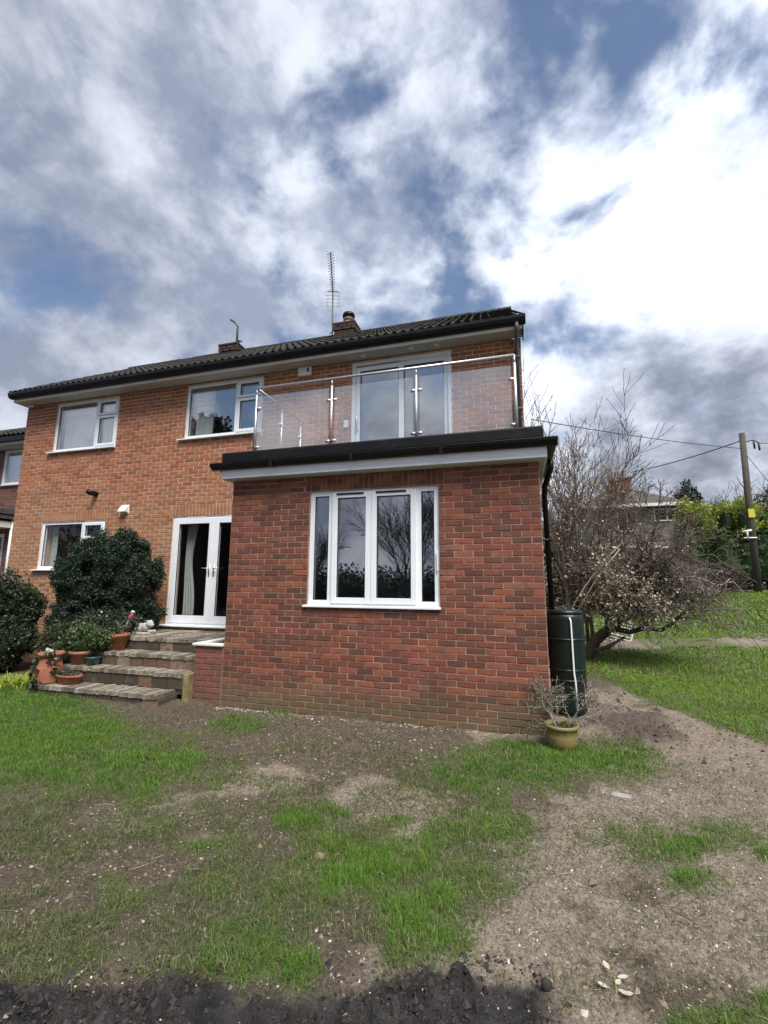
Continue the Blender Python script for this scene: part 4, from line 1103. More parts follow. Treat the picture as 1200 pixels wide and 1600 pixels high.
# tall terracotta chimney pot wound with ivy
c = (-2.72, -.28, z1); t = pot('chimney_pot_planter', 'tall terracotta chimney pot planter with ivy on bottom step', c, [(.175, 0), (.18, .02), (.17, .20), (.165, .22), (.150, .24), (.135, .34), (.135, .36), (.165, .375), (.17, .41), (.155, .42), (.14, .42), (.125, .34)], 'terracotta', .40, .138)
rng = np.random.default_rng(41); pts = []
for i in range(330):
    a = rng.uniform(2.2, 6.6); zz = rng.uniform(-.02, .42); r = .185 - .10 * max(0, zz - .18) + rng.uniform(0, .03)
    if math.sin(a * 3 + zz * 9) > -.05: pts.append((c[0] + r * math.cos(a), c[1] + r * math.sin(a), c[2] + zz))
leaf_cloud('ivy', t, M['leaf_ivy'], pts, .055, rng, up=-.2, aspect=.9)
MB().tube([(c[0] + .02, c[1], z1 + .42), (c[0] - .05, c[1] - .04, z1 + .46), (c[0] + .03, c[1] - .09, z1 + .44)], .025, 5).build('stones', M['stone_pale'], t)
# wide pot with the green bushy plant
c = (-2.50, .02, z2); t = pot('terracotta_pot', 'wide pinkish terracotta pot with bushy green plant on second step', c, pot_prof(.115, .15, .20), 'terracotta_old', .18, .14)
plant_on(t, 'foliage', [(c[0] - .02, c[1] + .08, c[2] + .36, .36, .26, .22), (c[0] - .25, c[1] + .02, c[2] + .22, .24, .2, .16), (c[0] + .20, c[1] + .12, c[2] + .36, .26, .2, .15)], 5600, .048, M['leaf_mid'], 42, clump=4)
c = (-2.28, .03, z2); t = pot('glazed_pot', 'small dark green glazed pot on the second step', c, pot_prof(.085, .108, .125, .006, .02), 'glaze_green', .10, .085)
# trough on the bottom step
c = (-2.35, -.27, z1); t = thing('terracotta_trough', 'oval terracotta trough with trailing plants on bottom step', 'pot', c)
b = MB().lathe(pot_prof(.15, .175, .125, .012, .03), (0, 0, 0), 28); b.v = [(x * 1.15 + c[0], y * .62 + c[1], z + c[2]) for x, y, z in b.v]; b.build('body', M['terracotta'], t, True)
b = MB().lathe([(.15, .085), (.15, .10), (.08, .11)], (0, 0, 0), 18); b.v = [(x * 1.15 + c[0], y * .62 + c[1], z + c[2]) for x, y, z in b.v]; b.build('compost', M['mortar_step'], t, True)
plant_on(t, 'foliage', [(c[0], c[1], c[2] + .14, .19, .09, .045), (c[0] - .05, c[1] - .02, c[2] + .17, .1, .07, .05)], 380, .035, M['leaf_grey'], 43)
# terracotta pot with the bird stick
c = (-2.15, .30, z3); t = pot('terracotta_pot', 'orange terracotta pot with sparse plant on third step', c, pot_prof(.125, .165, .245, .022, .05), 'terracotta', .22, .155)
plant_on(t, 'foliage', [(c[0] - .05, c[1], c[2] + .30, .22, .14, .10)], 300, .045, M['leaf_ivy'], 44)
lines, tips = [], []
for i in range(5): grow((c[0] + NPR.normal() * .04, c[1], c[2] + .22), (NPR.normal() * .4, NPR.normal() * .3, 1), .16, .004, 1, NPR, .6, (1, 2), .6, out=lines, tips=tips)
skin(lines, .002).build('stems', M['twig_pale'], t)
c2_ = (-2.50, .52, z4 - .18); t = pot('terracotta_pot', 'terracotta pot half hidden behind the bushy green plant', (c2_[0], c2_[1], z3), pot_prof(.11, .145, .22), 'terracotta_old', .2, .13)
plant_on(t, 'foliage', [(c2_[0], c2_[1], z3 + .30, .24, .16, .12)], 500, .05, M['leaf_ivy'], 46)
# bird ornament on a stick
bq = P(206, 963, Y=.32)
bird = thing('bird_ornament', 'pink and white bird ornament on a stick in terracotta pot', 'ornament', (bq[0], .32, z3 + .22))
bb = MB(); sec = []
for t_, r in ((0, .004), (.12, .012), (.3, .028), (.55, .034), (.75, .026), (.88, .024), (1.0, .006)): sec.append((t_, r))
p0 = np.array([bq[0] - .055, .32, bq[2] - .075]); p1 = np.array([bq[0] + .035, .30, bq[2] + .055])
bb.tube([p0 + (p1 - p0) * s for s, _ in sec], [r for _, r in sec], 10); bb.build('body', M['pink'], bird, True)
MB().tube([p1 + np.array([-.018, 0, -.008]), p1 + np.array([-.002, -.004, .018]), p1 + np.array([.022, -.004, .018])], [.018, .022, .012], 10).build('head', M['white_paint'], bird, True)
MB().tube([p1 + np.array([.02, -.004, .018]), p1 + np.array([.042, -.006, .006])], [.010, .002], 6).build('beak', M['white_paint'], bird)
MB().tube([p0 + (p1 - p0) * .2, p0 + np.array([-.05, 0, -.075])], [.012, .006], 5).build('tail', M['white_paint'], bird)
MB().tube([p0 + (p1 - p0) * .5, (bq[0] - .05, .31, z3 + .22)], .004, 5).build('stick', M['twig'], bird)
# reclining stone animal on the landing
sa = P(228, 962, Y=.75); ax, ay, az_ = sa[0], .75, z4
dog = thing('stone_animal', 'weathered reclining stone animal ornament beside the patio door', 'ornament', (ax, ay, az_))
MB().box(ax - .17, ax + .17, ay - .08, ay + .08, az_, az_ + .035).build('plinth', M['stone_pale'], dog, bevel=.012)
def blobmesh(parts, name, mat, parent, seed):
    mb = MB(); r = random.Random(seed)
    for (x, y, z, rx, ry, rz) in parts:
        prof = []; n = 12; vs = []; m = 8
        for i in range(m + 1):
            th = math.pi * i / m
            for j in range(n):
                ph = 2 * math.pi * j / n; k = 1 + r.uniform(-.07, .07)
                vs.append((x + rx * k * math.sin(th) * math.cos(ph), y + ry * k * math.sin(th) * math.sin(ph), z - rz * k * math.cos(th)))
        mb.add(vs, [(i * n + j, i * n + (j + 1) % n, (i + 1) * n + (j + 1) % n, (i + 1) * n + j) for i in range(m) for j in range(n)])
    return mb.build(name, mat, parent, True)
blobmesh([(ax - .08, ay, az_ + .10, .11, .07, .075), (ax + .02, ay, az_ + .115, .08, .065, .075), (ax - .13, ay - .03, az_ + .07, .05, .045, .05), (ax + .14, ay - .03, az_ + .055, .06, .025, .022), (ax + .14, ay + .03, az_ + .055, .06, .025, .022), (ax - .17, ay - .06, az_ + .055, .05, .02, .018)], 'body', M['stone_pale'], dog, 1)
blobmesh([(ax + .095, ay, az_ + .165, .065, .06, .06), (ax + .145, ay - .01, az_ + .15, .035, .032, .028), (ax + .08, ay - .045, az_ + .21, .018, .014, .022), (ax + .08, ay + .04, az_ + .21, .018, .014, .022)], 'head', M['stone_pale'], dog, 2)

# ------------------------------------------------------------------ right of the extension
wb = thing('water_butt', 'dark green ribbed plastic water butt at the extension corner', 'water butt', (4.44, 1.0, 0))
R_ = .225
prof = [(R_ * .90, 0.02), (R_ * .92, .06)]
for zc in (.42, .545, .92): prof += [(R_ * (.92 + .08 * zc), zc - .10), (R_ * (.92 + .08 * zc), zc - .018), (R_ * (.92 + .08 * zc), zc - .014), (R_ * (.92 + .08 * zc) + .008, zc - .009), (R_ * (.92 + .08 * zc) + .009, zc), (R_ * (.92 + .08 * zc) + .008, zc + .009), (R_ * (.92 + .08 * zc), zc + .014), (R_ * (.92 + .08 * zc), zc + .018)]
prof += [(R_ * 1.0, 1.16), (R_ * .99, 1.20), (R_ * .93, 1.235)]
MB().lathe(prof, (4.44, 1.0, .02), 36).build('barrel', M['butt'], wb, True)
MB().lathe([(R_ * .96, 1.232), (R_ * .98, 1.250), (R_ * .97, 1.272), (R_ * .80, 1.285), (R_ * .2, 1.29)], (4.44, 1.0, .02), 36).build('lid', M['butt'], wb, True)
MB().tube([(4.475, .81, 1.205), (4.475, .765, 1.21), (4.482, .752, 1.19), (4.486, .752, 1.15), (4.490, .75, .55), (4.50, .735, .45), (4.505, .72, .12)], .0112, 10).build('overflow_pipe', M['pipe_white'], wb, True)
MB().lathe([(R_ * .95, 0), (R_ * .95, .04)], (4.44, 1.0, -.01), 24).build('base', M['mortar_step'], wb)

c = (4.243, -.27, float(gz(4.243, -.27)) - .012)
yp = thing('ochre_pot', 'mossy ochre glazed pot with straggly shrub at extension corner', 'pot', c)
MB().lathe([(.115, 0), (.13, .008), (.155, .08), (.158, .14), (.150, .20), (.163, .208), (.168, .225), (.163, .240), (.148, .242), (.142, .20)], c, 32).build('body', M['glaze_yellow'], yp, True)
MB().lathe([(.14, .19), (.14, .205), (.07, .215)], c, 18).build('compost', M['mortar_step'], yp, True)
plant_on(yp, 'moss', [(c[0] + .03, c[1], c[2] + .225, .10, .09, .02)], 220, .028, M['leaf_mid'], 51)
rng = np.random.default_rng(52); lines, tips = [], []
for i in range(7):
    a = rng.uniform(0, 6.28); grow((c[0] + .05 * math.cos(a), c[1] + .05 * math.sin(a), c[2] + .2), (math.cos(a) * .75, math.sin(a) * .55, 1.0), rng.uniform(.22, .36), .006, 2, rng, .75, (2, 3), .58, 0.0, .16, 3, lines, tips)
grow((c[0] - .05, c[1], c[2] + .2), (-1, -.1, .25), .26, .005, 1, rng, .7, (2, 3), .6, .03, .14, 3, lines, tips)
skin(lines, .0022).build('stems', M['twig_pale'], yp)
tp = np.array(tips); tp = tp[rng.random(len(tp)) < .8]
leaf_cloud('foliage', yp, M['leaf_grey'], np.concatenate([tp + rng.normal(size=tp.shape) * .02 for _ in range(2)]), .026, rng, up=.3)

# blossoming tree with the leaning dark trunk
bt = thing('blossom_tree', 'twiggy tree with leaning dark trunk and scattered pale blossom', 'tree', (5.15, 4.6, .1))
rng = np.random.default_rng(61)
trunk = MB(); TY = 4.6
T0 = [(5.12, 4.6, .05), (5.17, 4.6, .30), (5.30, 4.58, .55), (5.52, 4.56, .74)]
trunk.tube(T0, [.16, .12, .105, .095], 9)
lim = [([(5.52, 4.56, .74), (5.56, 4.6, 1.0), (5.62, 4.62, 1.35), (5.60, 4.7, 1.75), (5.75, 4.8, 2.2)], [.07, .06, .05, .04, .025]),
       ([(5.52, 4.56, .74), (5.72, 4.52, .88), (5.92, 4.5, 1.12), (6.02, 4.5, 1.5), (6.22, 4.45, 1.85)], [.07, .066, .058, .045, .03]),
       ([(5.60, 4.54, .78), (5.88, 4.48, .72), (6.15, 4.42, .82), (6.32, 4.4, 1.06), (6.6, 4.3, 1.2)], [.055, .05, .045, .038, .025]),
       ([(5.56, 4.58, .9), (5.42, 4.75, 1.3), (5.30, 4.9, 1.75), (5.2, 5.0, 2.3)], [.05, .042, .035, .022]),
       ([(5.92, 4.5, 1.12), (6.25, 4.62, 1.35), (6.55, 4.7, 1.7), (6.8, 4.75, 2.1)], [.045, .04, .03, .02]),
       ([(6.02, 4.5, 1.5), (6.1, 4.4, 2.0), (6.35, 4.3, 2.5), (6.5, 4.2, 2.95)], [.04, .034, .026, .016]),
       ([(6.15, 4.42, .82), (6.35, 4.2, .80), (6.55, 4.1, .95), (6.7, 4.0, 1.2)], [.04, .034, .026, .016])]
for p, r in lim: trunk.tube(p, r, 8)
trunk.build('trunk', M['bark_dark'], bt, True)
lines, tips = [], []
for p, r in lim:
    for k in range(1, len(p)):
        for _ in range(0 if p[k][2] < 1.0 else 5):
            t_ = rng.random(); q = np.array(p[k - 1]) * (1 - t_) + np.array(p[k]) * t_
            dv = np.array([rng.normal() * .7 + .30, rng.normal() * .6 - .12, rng.uniform(-.05, 1.2)])
            grow(q, dv, rng.uniform(.48, .86), .016, 2, rng, .75, (2, 3), .60, .03, .16, 4, lines, tips)
# long outer shoots, some hanging
for i in range(26):
    q = np.array([rng.uniform(5.9, 6.6), rng.uniform(4.1, 4.8), rng.uniform(1.1, 2.2)])
    grow(q, (rng.uniform(-.1, .9), rng.normal() * .4 - .1, rng.uniform(-.2, .4)), rng.uniform(.6, 1.0), .011, 1, rng, .6, (2, 3), .65, .16, .12, 5, lines, tips)
skin(lines, .0050, 6).build('branches', M['twig'], bt)
pl = MB()
for pts in ([(840, 860), (880, 900), (960, 905), (1040, 960)], ):
    pass
pal = [[(5.35, 4.25, 2.15), (5.62, 4.05, 1.80), (5.75, 4.0, 1.55), (6.05, 3.95, 1.35), (6.30, 3.9, 1.05), (6.40, 3.9, .72), (6.55, 3.9, .55)],
       [(6.6, 4.2, 1.75), (6.95, 4.1, 1.78), (7.3, 4.1, 1.62), (7.55, 4.15, 1.70), (7.68, 4.1, 1.5)], [(6.5, 4.3, 1.55), (6.9, 4.2, 1.50), (7.3, 4.15, 1.55), (7.5, 4.1, 1.75)],
       [(6.7, 4.3, 1.75), (7.1, 4.3, 1.45), (7.5, 4.3, 1.25), (7.75, 4.3, 1.18)], [(4.75, 4.0, 1.05), (5.1, 4.1, 1.6), (5.5, 4.2, 2.1), (5.85, 4.3, 2.45)], [(4.9, 3.9, 1.1), (5.3, 4.0, 1.75), (5.75, 4.1, 2.3)]]
for p in pal: pl.tube(p, [.016 - .010 * k / len(p) for k in range(len(p))], 5)
pl.build('pale_branches', M['twig_pale'], bt, True)
tp = np.array(tips); sel = tp[(rng.random(len(tp)) < .42) & (tp[:, 2] > .7)]
leaf_cloud('blossom', bt, M['leaf_cream'], sel[:5200] + rng.normal(size=sel[:5200].shape) * .012, .046, rng, aspect=.85)
print('blossom tree', len(lines), 'branches', len(tips))

# tall many-stemmed shrub behind it
ms = thing('multistem_tree', 'tall bare many-stemmed tree behind the water butt with cream buds', 'tree', (4.95, 5.4, .2))
lines, tips = [], []
for i in range(7):
    a = rng.uniform(0, 6.28); b0 = (4.95 + .16 * math.cos(a) + .10 * i - .25, 5.3 + .2 * math.sin(a), .15)
    grow(b0, (rng.normal() * .09 + .01 * i - .04, rng.normal() * .12, 1.0), rng.uniform(2.5, 3.05), .042, 3, rng, .52, (2, 3), .54, 0.0, .09, 4, lines, tips, .05)
skin(lines, .0048, 6).build('branches', M['twig'], ms)
tp = np.array(tips); sel = tp[(rng.random(len(tp)) < .30)]
leaf_cloud('buds', ms, M['leaf_cream'], sel[:4200] + rng.normal(size=sel[:4200].shape) * .01, .042, rng, aspect=.7)
print('multistem', len(lines), len(tips), tp.min(0), tp.max(0))
shrub('evergreen_shrub', 'dark ivy-covered thicket behind the water butt downpipe', [(4.85, 6.2, 1.5, .55, .4, 1.2), (4.9, 6.4, 2.6, .5, .4, .7), (5.5, 6.6, 1.6, .6, .4, .9)], 7000, .07, M['leaf_ivy'], (4.9, 6.3, .2), 64, clump=2.2)
# stacked slatted frame lying on the grass and a dead branch
lp = [P(928, 953, Y=7.2), P(947, 945, Y=7.6), P(962, 972, Y=7.0), P(934, 976, Y=6.8)]
pal_ = thing('timber_pallet', 'grey slatted timber pallet leaning behind the leaning trunk', 'pallet', (5.9, 7.0, .25))
o0 = np.array([5.75, 7.05, .34]); ux = np.array([.52, -.25, -.10]); uy = np.array([.28, .55, .42])
for i in range(8):
    a = o0 + uy * (i / 7.0); b = a + ux * 1.1
    MB().tube([a, b], .022, 4).build('slat', M['timber'], pal_)
for s in (0, .55, 1.08): MB().tube([o0 + ux * s - np.array([0, 0, .03]), o0 + uy + ux * s - np.array([0, 0, .03])], .026, 4).build('bearer', M['timber'], pal_)
MB().tube([o0 + ux * 0 , (5.75, 7.05, .25)], .03, 4).build('foot', M['timber'], pal_); MB().tube([o0 + uy + ux * .5, (6.25, 7.5, .28)], .03, 4).build('foot', M['timber'], pal_)
db = P(905, 1025, Y=3.9); de = P(975, 997, Y=4.3)
tag(MB().tube([P(930, 1016, Y=4.2), P(950, 1011, Y=4.2), P(977, 995, Y=4.2)], [.035, .04, .022], 7).build('dead_branch', M['bark_dark'], None, True), 'broken dark branch sticking out of the grass beside trunk', 'branch')

# utility pole with its fittings, and the wires
q0 = P(1185, 928, Y=23.2); q1 = P(1159, 677, Y=23.2)
up_ = thing('utility_pole', 'tall wooden utility pole standing in front of the hedge', 'utility pole', tuple(q0))
MB().tube([q0 - np.array([0, 0, .4]), q0 * .5 + q1 * .5, q1], [.19, .165, .14], 14).build('pole', M['pole'], up_, True)
def onp_(t, dx=0): return q0 + (q1 - q0) * t + np.array([dx, -.19, 0])
s_ = onp_(.49); MB().box(s_[0] - .16, s_[0] + .12, s_[1] - .03, s_[1] - .01, s_[2] - .26, s_[2] + .20).build('warning_sign', M['sign_yellow'], up_)
s_ = onp_(.37); br = MB().box(s_[0] - .48, s_[0] + .1, s_[1] - .05, s_[1] + .02, s_[2] - .35, s_[2] - .27); br.tube([s_ + np.array([-.3, -.02, -.3]), s_ + np.array([-.3, -.02, .05])], .045, 8); br.tube([s_ + np.array([-.5, -.02, .02]), s_ + np.array([-.1, -.02, .1])], .06, 8)
br.build('bracket', M['white_paint'], up_, True)
s_ = q0 + (q1 - q0) * .94
ib = MB().tube([s_, s_ + np.array([.5, 0, .1]), s_ + np.array([.75, 0, -.1])], .03, 6); ib.tube([s_ + np.array([.5, 0, .1]), s_ + np.array([.52, 0, -.4])], .05, 8); ib.tube([s_ + np.array([.72, 0, -.1]), s_ + np.array([.74, 0, -.5])], .05, 8)
ib.build('insulator', M['wire'], up_, True)
def wire(label, a, b, sag, r):
    pts = []
    for i in range(17):
        t = i / 16; p = a * (1 - t) + b * t; pts.append(p - np.array([0, 0, sag * 4 * t * (1 - t)]))
    tag(MB().tube(pts, r, 5).build('overhead_wire', M['wire']), label, 'wire', 'wires from the utility pole')
tA = q0 + (q1 - q0) * .955; tB = q0 + (q1 - q0) * .90
wire('thick overhead cable dropping from pole towards the house chimney behind', tA, P(985, 738, Y=31) + np.array([0, 0, 0]), .15, .030)
wire('thin overhead wire running from pole to the house behind the trees', tB, P(830, 655, Y=11), .12, .016)
wire('overhead wire leaving the pole to the right edge', q0 + (q1 - q0) * .93 + np.array([.7, 0, 0]), P(1290, 696, Y=23.2), .02, .018)
wire('stay wire slanting down from the pole into the hedge', q0 + (q1 - q0) * .88, P(1240, 800, Y=22), .0, .016)

# ------------------------------------------------------------------ background
fh = thing('far_house', 'pale rendered house with brown roof and chimney half hidden behind trees', 'house', (11.5, 31, 1.4))
fz = 7.30
MB().box(9.0, 15.2, 31, 38, 1.2, fz).build('wall', M['render_far'], fh)
MB().add([(8.5, 30.5, fz), (15.7, 30.5, fz), (12.4, 34.5, 9.3), (11.0, 34.5, 9.3), (8.5, 38.5, fz), (15.7, 38.5, fz)], [(0, 1, 2, 3), (1, 5, 2), (5, 4, 3, 2), (4, 0, 3), (0, 4, 5, 1)]).build('roof', M['slate_far'], fh)
MB().box(8.5, 15.7, 30.38, 30.5, fz - .16, fz + .06).build('fascia', M['fascia'], fh)
cw = MB().box(11.3, 12.6, 33.4, 34.6, 8.2, 9.9).build('chimney', M['brick_far'], fh); MB().box(11.15, 12.75, 33.25, 34.75, 9.9, 10.05).build('capping', M['stone'], cw)
for x in (11.65, 12.25): MB().lathe([(.16, 0), (.13, .5)], (x, 34, 10.05), 10).build('chimney_pot', M['terracotta_old'], cw)
for a, b, z0_, z1_ in ((13.3, 15.0, 6.1, 7.0), (10.9, 12.2, 5.4, 6.9)):
    w_ = ring(MB(), a, b, z0_, z1_, 30.9, 30.99, .09).box((a + b) / 2 - .05, (a + b) / 2 + .05, 30.92, 30.98, z0_, z1_).build('window', M['white_paint'], fh)
    MB().box(a + .09, b - .09, 30.95, 30.985, z0_ + .09, z1_ - .09).build('pane', M['black'], w_)
MB().box(9.2, 14.2, 30.6, 30.75, 4.2, 4.32).build('rail', M['white_paint'], fh)

rng = np.random.default_rng(71)
hg = thing('tall_hedge', 'tall clipped green hedge with yellow-green tips behind the pole', 'hedge', (17.5, 27, 1.4))
hb = [(13.9 + i * .95, 26.6 + rng.uniform(-.4, .4), 3.3, .95, .9, 2.0 + rng.uniform(-.1, .3)) for i in range(11)]
ht = [(13.9 + i * .72, 26.4 + rng.uniform(-.5, .5), 5.4 + rng.uniform(-.35, .35), .62, .8, .95 + rng.uniform(-.25, .65)) for i in range(14)]
leaf_cloud('lower_foliage', hg, M['leaf_hedge'], shell_points(hb, 17000, rng, .4, clump=1.2), .20, rng)
leaf_cloud('fresh_tips', hg, M['leaf_hedge_top'], shell_points(ht, 10000, rng, .45, clump=1.5), .19, rng, up=.9)
inner_mass(hg, hb, M['leaf_hedge'], 3, .72); inner_mass(hg, ht, M['leaf_hedge'], 4, .6)
mbx = MB()
for i in range(10): mbx.tube([(13.9 + i, 26.8, 1.2), (13.9 + i, 26.8, 5.0)], .12, 6)
mbx.build('stems', M['bark_dark'], hg)
shrub('dark_bush', 'low dark bramble bush at the foot of the hedge', [(12.6, 22.5, 1.9, 1.6, .9, 1.0), (14.2, 23.2, 1.9, 1.3, .8, .9), (11.2, 22.0, 2.0, 1.3, .8, 1.3), (9.6, 22.5, 2.4, 1.6, .8, 1.7)], 9000, .13, M['leaf_far'], (12.5, 22.5, 1.2), 72, clump=1.6)
shrub('dark_bush', 'brown twiggy bush under the far house left of the hedge', [(8.0, 16, 1.7, 1.5, .9, 1.3), (9.6, 15.5, 1.6, 1.0, .7, 1.0)], 7000, .09, M['leaf_far'], (8, 16, .8), 73, clump=1.6)
shrub('conifer', 'small dark conifer on the skyline beside the far house', [(20, 45, 8.8, 1.3, 1.0, 1.7), (19.6, 45, 9.9, .9, .8, 1.2), (20.4, 45, 9.8, .8, .8, 1.3), (20, 45, 11.0, .45, .45, .8), (20, 45, 7, 1.6, 1.3, 2)], 4500, .26, M['leaf_conifer'], (20, 45, 1.4), 74, clump=1.2, cat='tree')
def bare_tree(name, label, base, h, seed, rad=.11, depth=3, spread=.6, group=None, mat='twig_dark', rmin=.012, n0=1, ratio=.62):
    r = np.random.default_rng(seed); t = thing(name, label, 'tree', base, group); lines, tips = [], []
    for _ in range(n0):
        grow(base, (r.normal() * .12, r.normal() * .12, 1), h * .45, rad, depth, r, spread, (2, 4), ratio, 0.0, .10, 4, lines, tips, .04)
    mb = skin(lines, rmin, 6); mb.build('branches', M[mat], t); return t, tips
bare_labels = ['bare brown tree on the skyline just right of the conifer', 'bare tree behind the hedge left of the pole', 'reddish bare tree behind the pole top', 'bare tree rising at the right picture edge', 'bare tree on the skyline behind far house gable', 'bare tree left of the far house chimney']
spots = [(22.3, 44, 1.4, 10.5), (23.0, 40, 1.4, 9.6), (25.0, 41, 1.4, 10.6), (27.6, 40, 1.4, 10.8), (24.2, 46, 1.4, 10.0), (11.0, 44, 1.4, 9.6)]
for i, (s, lb) in enumerate(zip(spots, bare_labels)):
    bare_tree('bare_tree', lb, s[:3], s[3] * .92, 80 + i, .14, 3, .55, 'bare trees on the skyline', 'twig', .016, 2)
shrub('dark_bush', 'reddish brown thicket behind the pole at right', [(24.5, 38, 6.5, 2.6, 1.2, 3.0), (27.5, 38, 7.0, 2.5, 1.2, 3.2), (21.5, 39, 5.5, 2.2, 1.2, 3.0)], 9000, .22, M['leaf_far'], (25, 38, 1.4), 75, clump=1.1)
bare_tree('bare_tree', 'bare tree screening the left half of the far house', (8.7, 19, 1.0), 6.6, 97, .09, 3, .55, None, 'twig', .008, 4)
# foliage showing over the left roof end
shrub('roof_shrub', 'dark bushy treetop showing above the left end of roof', [(-8.6, 9, 7.3, .8, .5, .62), (-7.6, 9, 7.35, .6, .5, .6), (-9.5, 9, 7.0, .6, .5, .8)], 1700, .14, M['leaf_ivy'], (-8.6, 9, 0), 76, clump=1.5, cat='tree')

# garden behind the camera, mirrored in the panes
gl = 'garden trees behind the photographer'
bare_tree('bare_tree', 'bare many-stemmed tree reflected in the extension window right panes', (-1.0, -15.5, 0), 6.6, 91, .05, 3, .40, gl, 'twig_dark', .006, 5)
bare_tree('bare_tree', 'bare tree reflected at right side of the extension window', (1.3, -14, 0), 6.4, 92, .05, 3, .40, gl, 'twig_dark', .006, 3)
bare_tree('bare_tree', 'small bare tree reflected in the narrow left pane', (-6.0, -15, 0), 4.6, 93, .04, 3, .5, gl, 'twig_dark', .007, 3)
shrub('garden_hedge', 'dark hedge reflected along the bottom of the extension window', [(x, -19 + .3 * math.sin(x), 1.3, 1.7, 1.0, 1.30) for x in np.arange(-12, 11, 2.1)], 9000, .22, M['leaf_conifer'], (-3, -19, 0), 94, cat='hedge')
shrub('conifer', 'dark spreading conifer reflected in the upper middle window', [(-10.6, -10, 3.5, 2.4, 2.0, 3.2), (-10.6, -10, 6.5, 1.9, 1.6, 2.2), (-10.9, -10, 8.6, 1.1, 1.0, 1.6), (-9.6, -10.2, 7.6, .9, .8, 1.0), (-12, -10, 6, 1.3, 1.2, 1.5)], 9000, .30, M['leaf_conifer'], (-10.6, -10, 0), 95, clump=.9, cat='tree')

shrub('garden_hedge', 'tall dark hedge reflected in the patio door and lower left window', [(x, -11.5 - .15 * x + .4 * math.sin(x), 2.0, 1.9, 1.0, 2.2 + .4 * math.sin(x * 1.7)) for x in np.arange(-27, -5, 2.0)], 12000, .24, M['leaf_conifer'], (-15, -11, 0), 96, cat='hedge')

# ------------------------------------------------------------------ grass, stones and litter
def grass_mat():
    b = NB('grass_blades'); a = b.N('ShaderNodeAttribute'); a.attribute_name = 'tone'
    b.fin(a.outputs['Color'], .55, 0, None, .3)
    tl = b.N('ShaderNodeBsdfTranslucent'); b.L(a.outputs['Color'], tl.inputs[0])
    ms_ = b.N('ShaderNodeMixShader'); ms_.inputs[0].default_value = .25
    b.L(b.b.outputs[0], ms_.inputs[1]); b.L(tl.outputs[0], ms_.inputs[2]); b.L(ms_.outputs[0], b.out.inputs[0]); return b.m
M['grass'] = grass_mat()
rng = np.random.default_rng(101)
GPos = []; GLen = []; GWid = []; GDry = []
def sow(x0, x1, y0, y1, dens, length, width, gate=.12, power=1.0):
    n = int((x1 - x0) * (y1 - y0) * dens); x = rng.uniform(x0, x1, n); y = rng.uniform(y0, y1, n)
    # inside the view only, with a margin
    d = np.stack([x, y, np.zeros(n)], -1) - CAM; dep = d @ FV; px = 600 + FPX * (d @ RV) / np.maximum(dep, .1); py = 800 - FPX * (d @ UV) / np.maximum(dep, .1)
    k = (dep > .4) & (px > -260) & (px < 1460) & (py < 1800); x, y = x[k], y[k]
    k = ~(((x > -.02) & (x < EW + .02) & (y > -.01)) | ((x > -3.0) & (x < -.02) & (y > -.42)) | ((x > -.5) & (x < EW) & (y > -.02)) | ((x < -2.8) & (y > .1)) | (np.hypot(x - 4.243, y + .27) < .15) | (np.hypot(x - 4.44, y - 1.0) < .25)); x, y = x[k], y[k]
    g = grass_amount(x, y); k = rng.random(len(x)) < np.clip((g - gate) * 1.25, 0, 1) ** power; x, y, g = x[k], y[k], g[k]
    m = len(x); clump = fbm(x * 9, y * 9, 3, 111)
    L_ = length * (.35 + .65 * np.clip(g, 0, 1)) * rng.uniform(.5, 1.3, m) * (.6 + .8 * clump)
    GPos.append(np.stack([x, y, gz(x, y) - .004], -1)); GLen.append(L_); GWid.append(width * rng.uniform(.7, 1.3, m)); GDry.append(np.clip(1.05 - g * 1.1 + .35 * (fbm(x * 3, y * 3, 3, 113) - .5), 0, 1))
sow(-.6, 6.2, -4.4, -2.3, 17000, .062, .0026)
sow(-4.0, 6.6, -2.3, -.9, 9500, .058, .0036)
sow(-6.0, 6.6, -.9, .2, 6500, .055, .0046)
sow(4.6, 8.5, -.6, 3.5, 4600, .055, .0066)
sow(4.6, 14, 3.5, 9.0, 1400, .075, .012, .1)
sow(5, 22, 9.0, 24.0, 260, .11, .032, .1)
def thatch(x0, x1, y0, y1, dens, length, width, keep):
    # thin, trodden, half-dead grass lying on the worn soil
    n = int((x1 - x0) * (y1 - y0) * dens); x = rng.uniform(x0, x1, n); y = rng.uniform(y0, y1, n)
    k = (rng.random(n) < keep(x, y) * sstep(.34, .66, fbm(x * 3.2, y * 3.2, 4, 131)) * (1 - wet_amount(x, y))) & (y < -.06); x, y = x[k], y[k]; m = len(x)
    GPos.append(np.stack([x, y, gz(x, y) - .002], -1)); GLen.append(length * rng.uniform(.5, 1.4, m)); GWid.append(width * rng.uniform(.7, 1.3, m)); GDry.append(np.clip(rng.normal(.80, .2, m), .3, 1))
left_worn = lambda x, y: .95 * sstep(3.9, 3.0, x + .25 * (y + 2)) * (.25 + .75 * sstep(-.5, -1.9, y))
thatch(.2, 4.2, -4.3, -2.2, 15000, .040, .0024, left_worn)
thatch(-2.5, 4.4, -2.2, -.3, 7000, .040, .0034, left_worn)
thatch(3.2, 6.2, -4.2, -.3, 3500, .035, .0028, lambda x, y: .6 + 0 * x)
PB = np.concatenate(GPos); LB = np.concatenate(GLen); WB = np.concatenate(GWid); DR = np.concatenate(GDry); n = len(PB)
a = rng.uniform(0, 2 * math.pi, n); lean = rng.uniform(.1, 1.3, n) + 1.3 * DR * rng.random(n)
dr = np.stack([np.cos(a), np.sin(a), np.zeros(n)], -1); sd_ = np.stack([-np.sin(a), np.cos(a), np.zeros(n)], -1) * WB[:, None] * .5
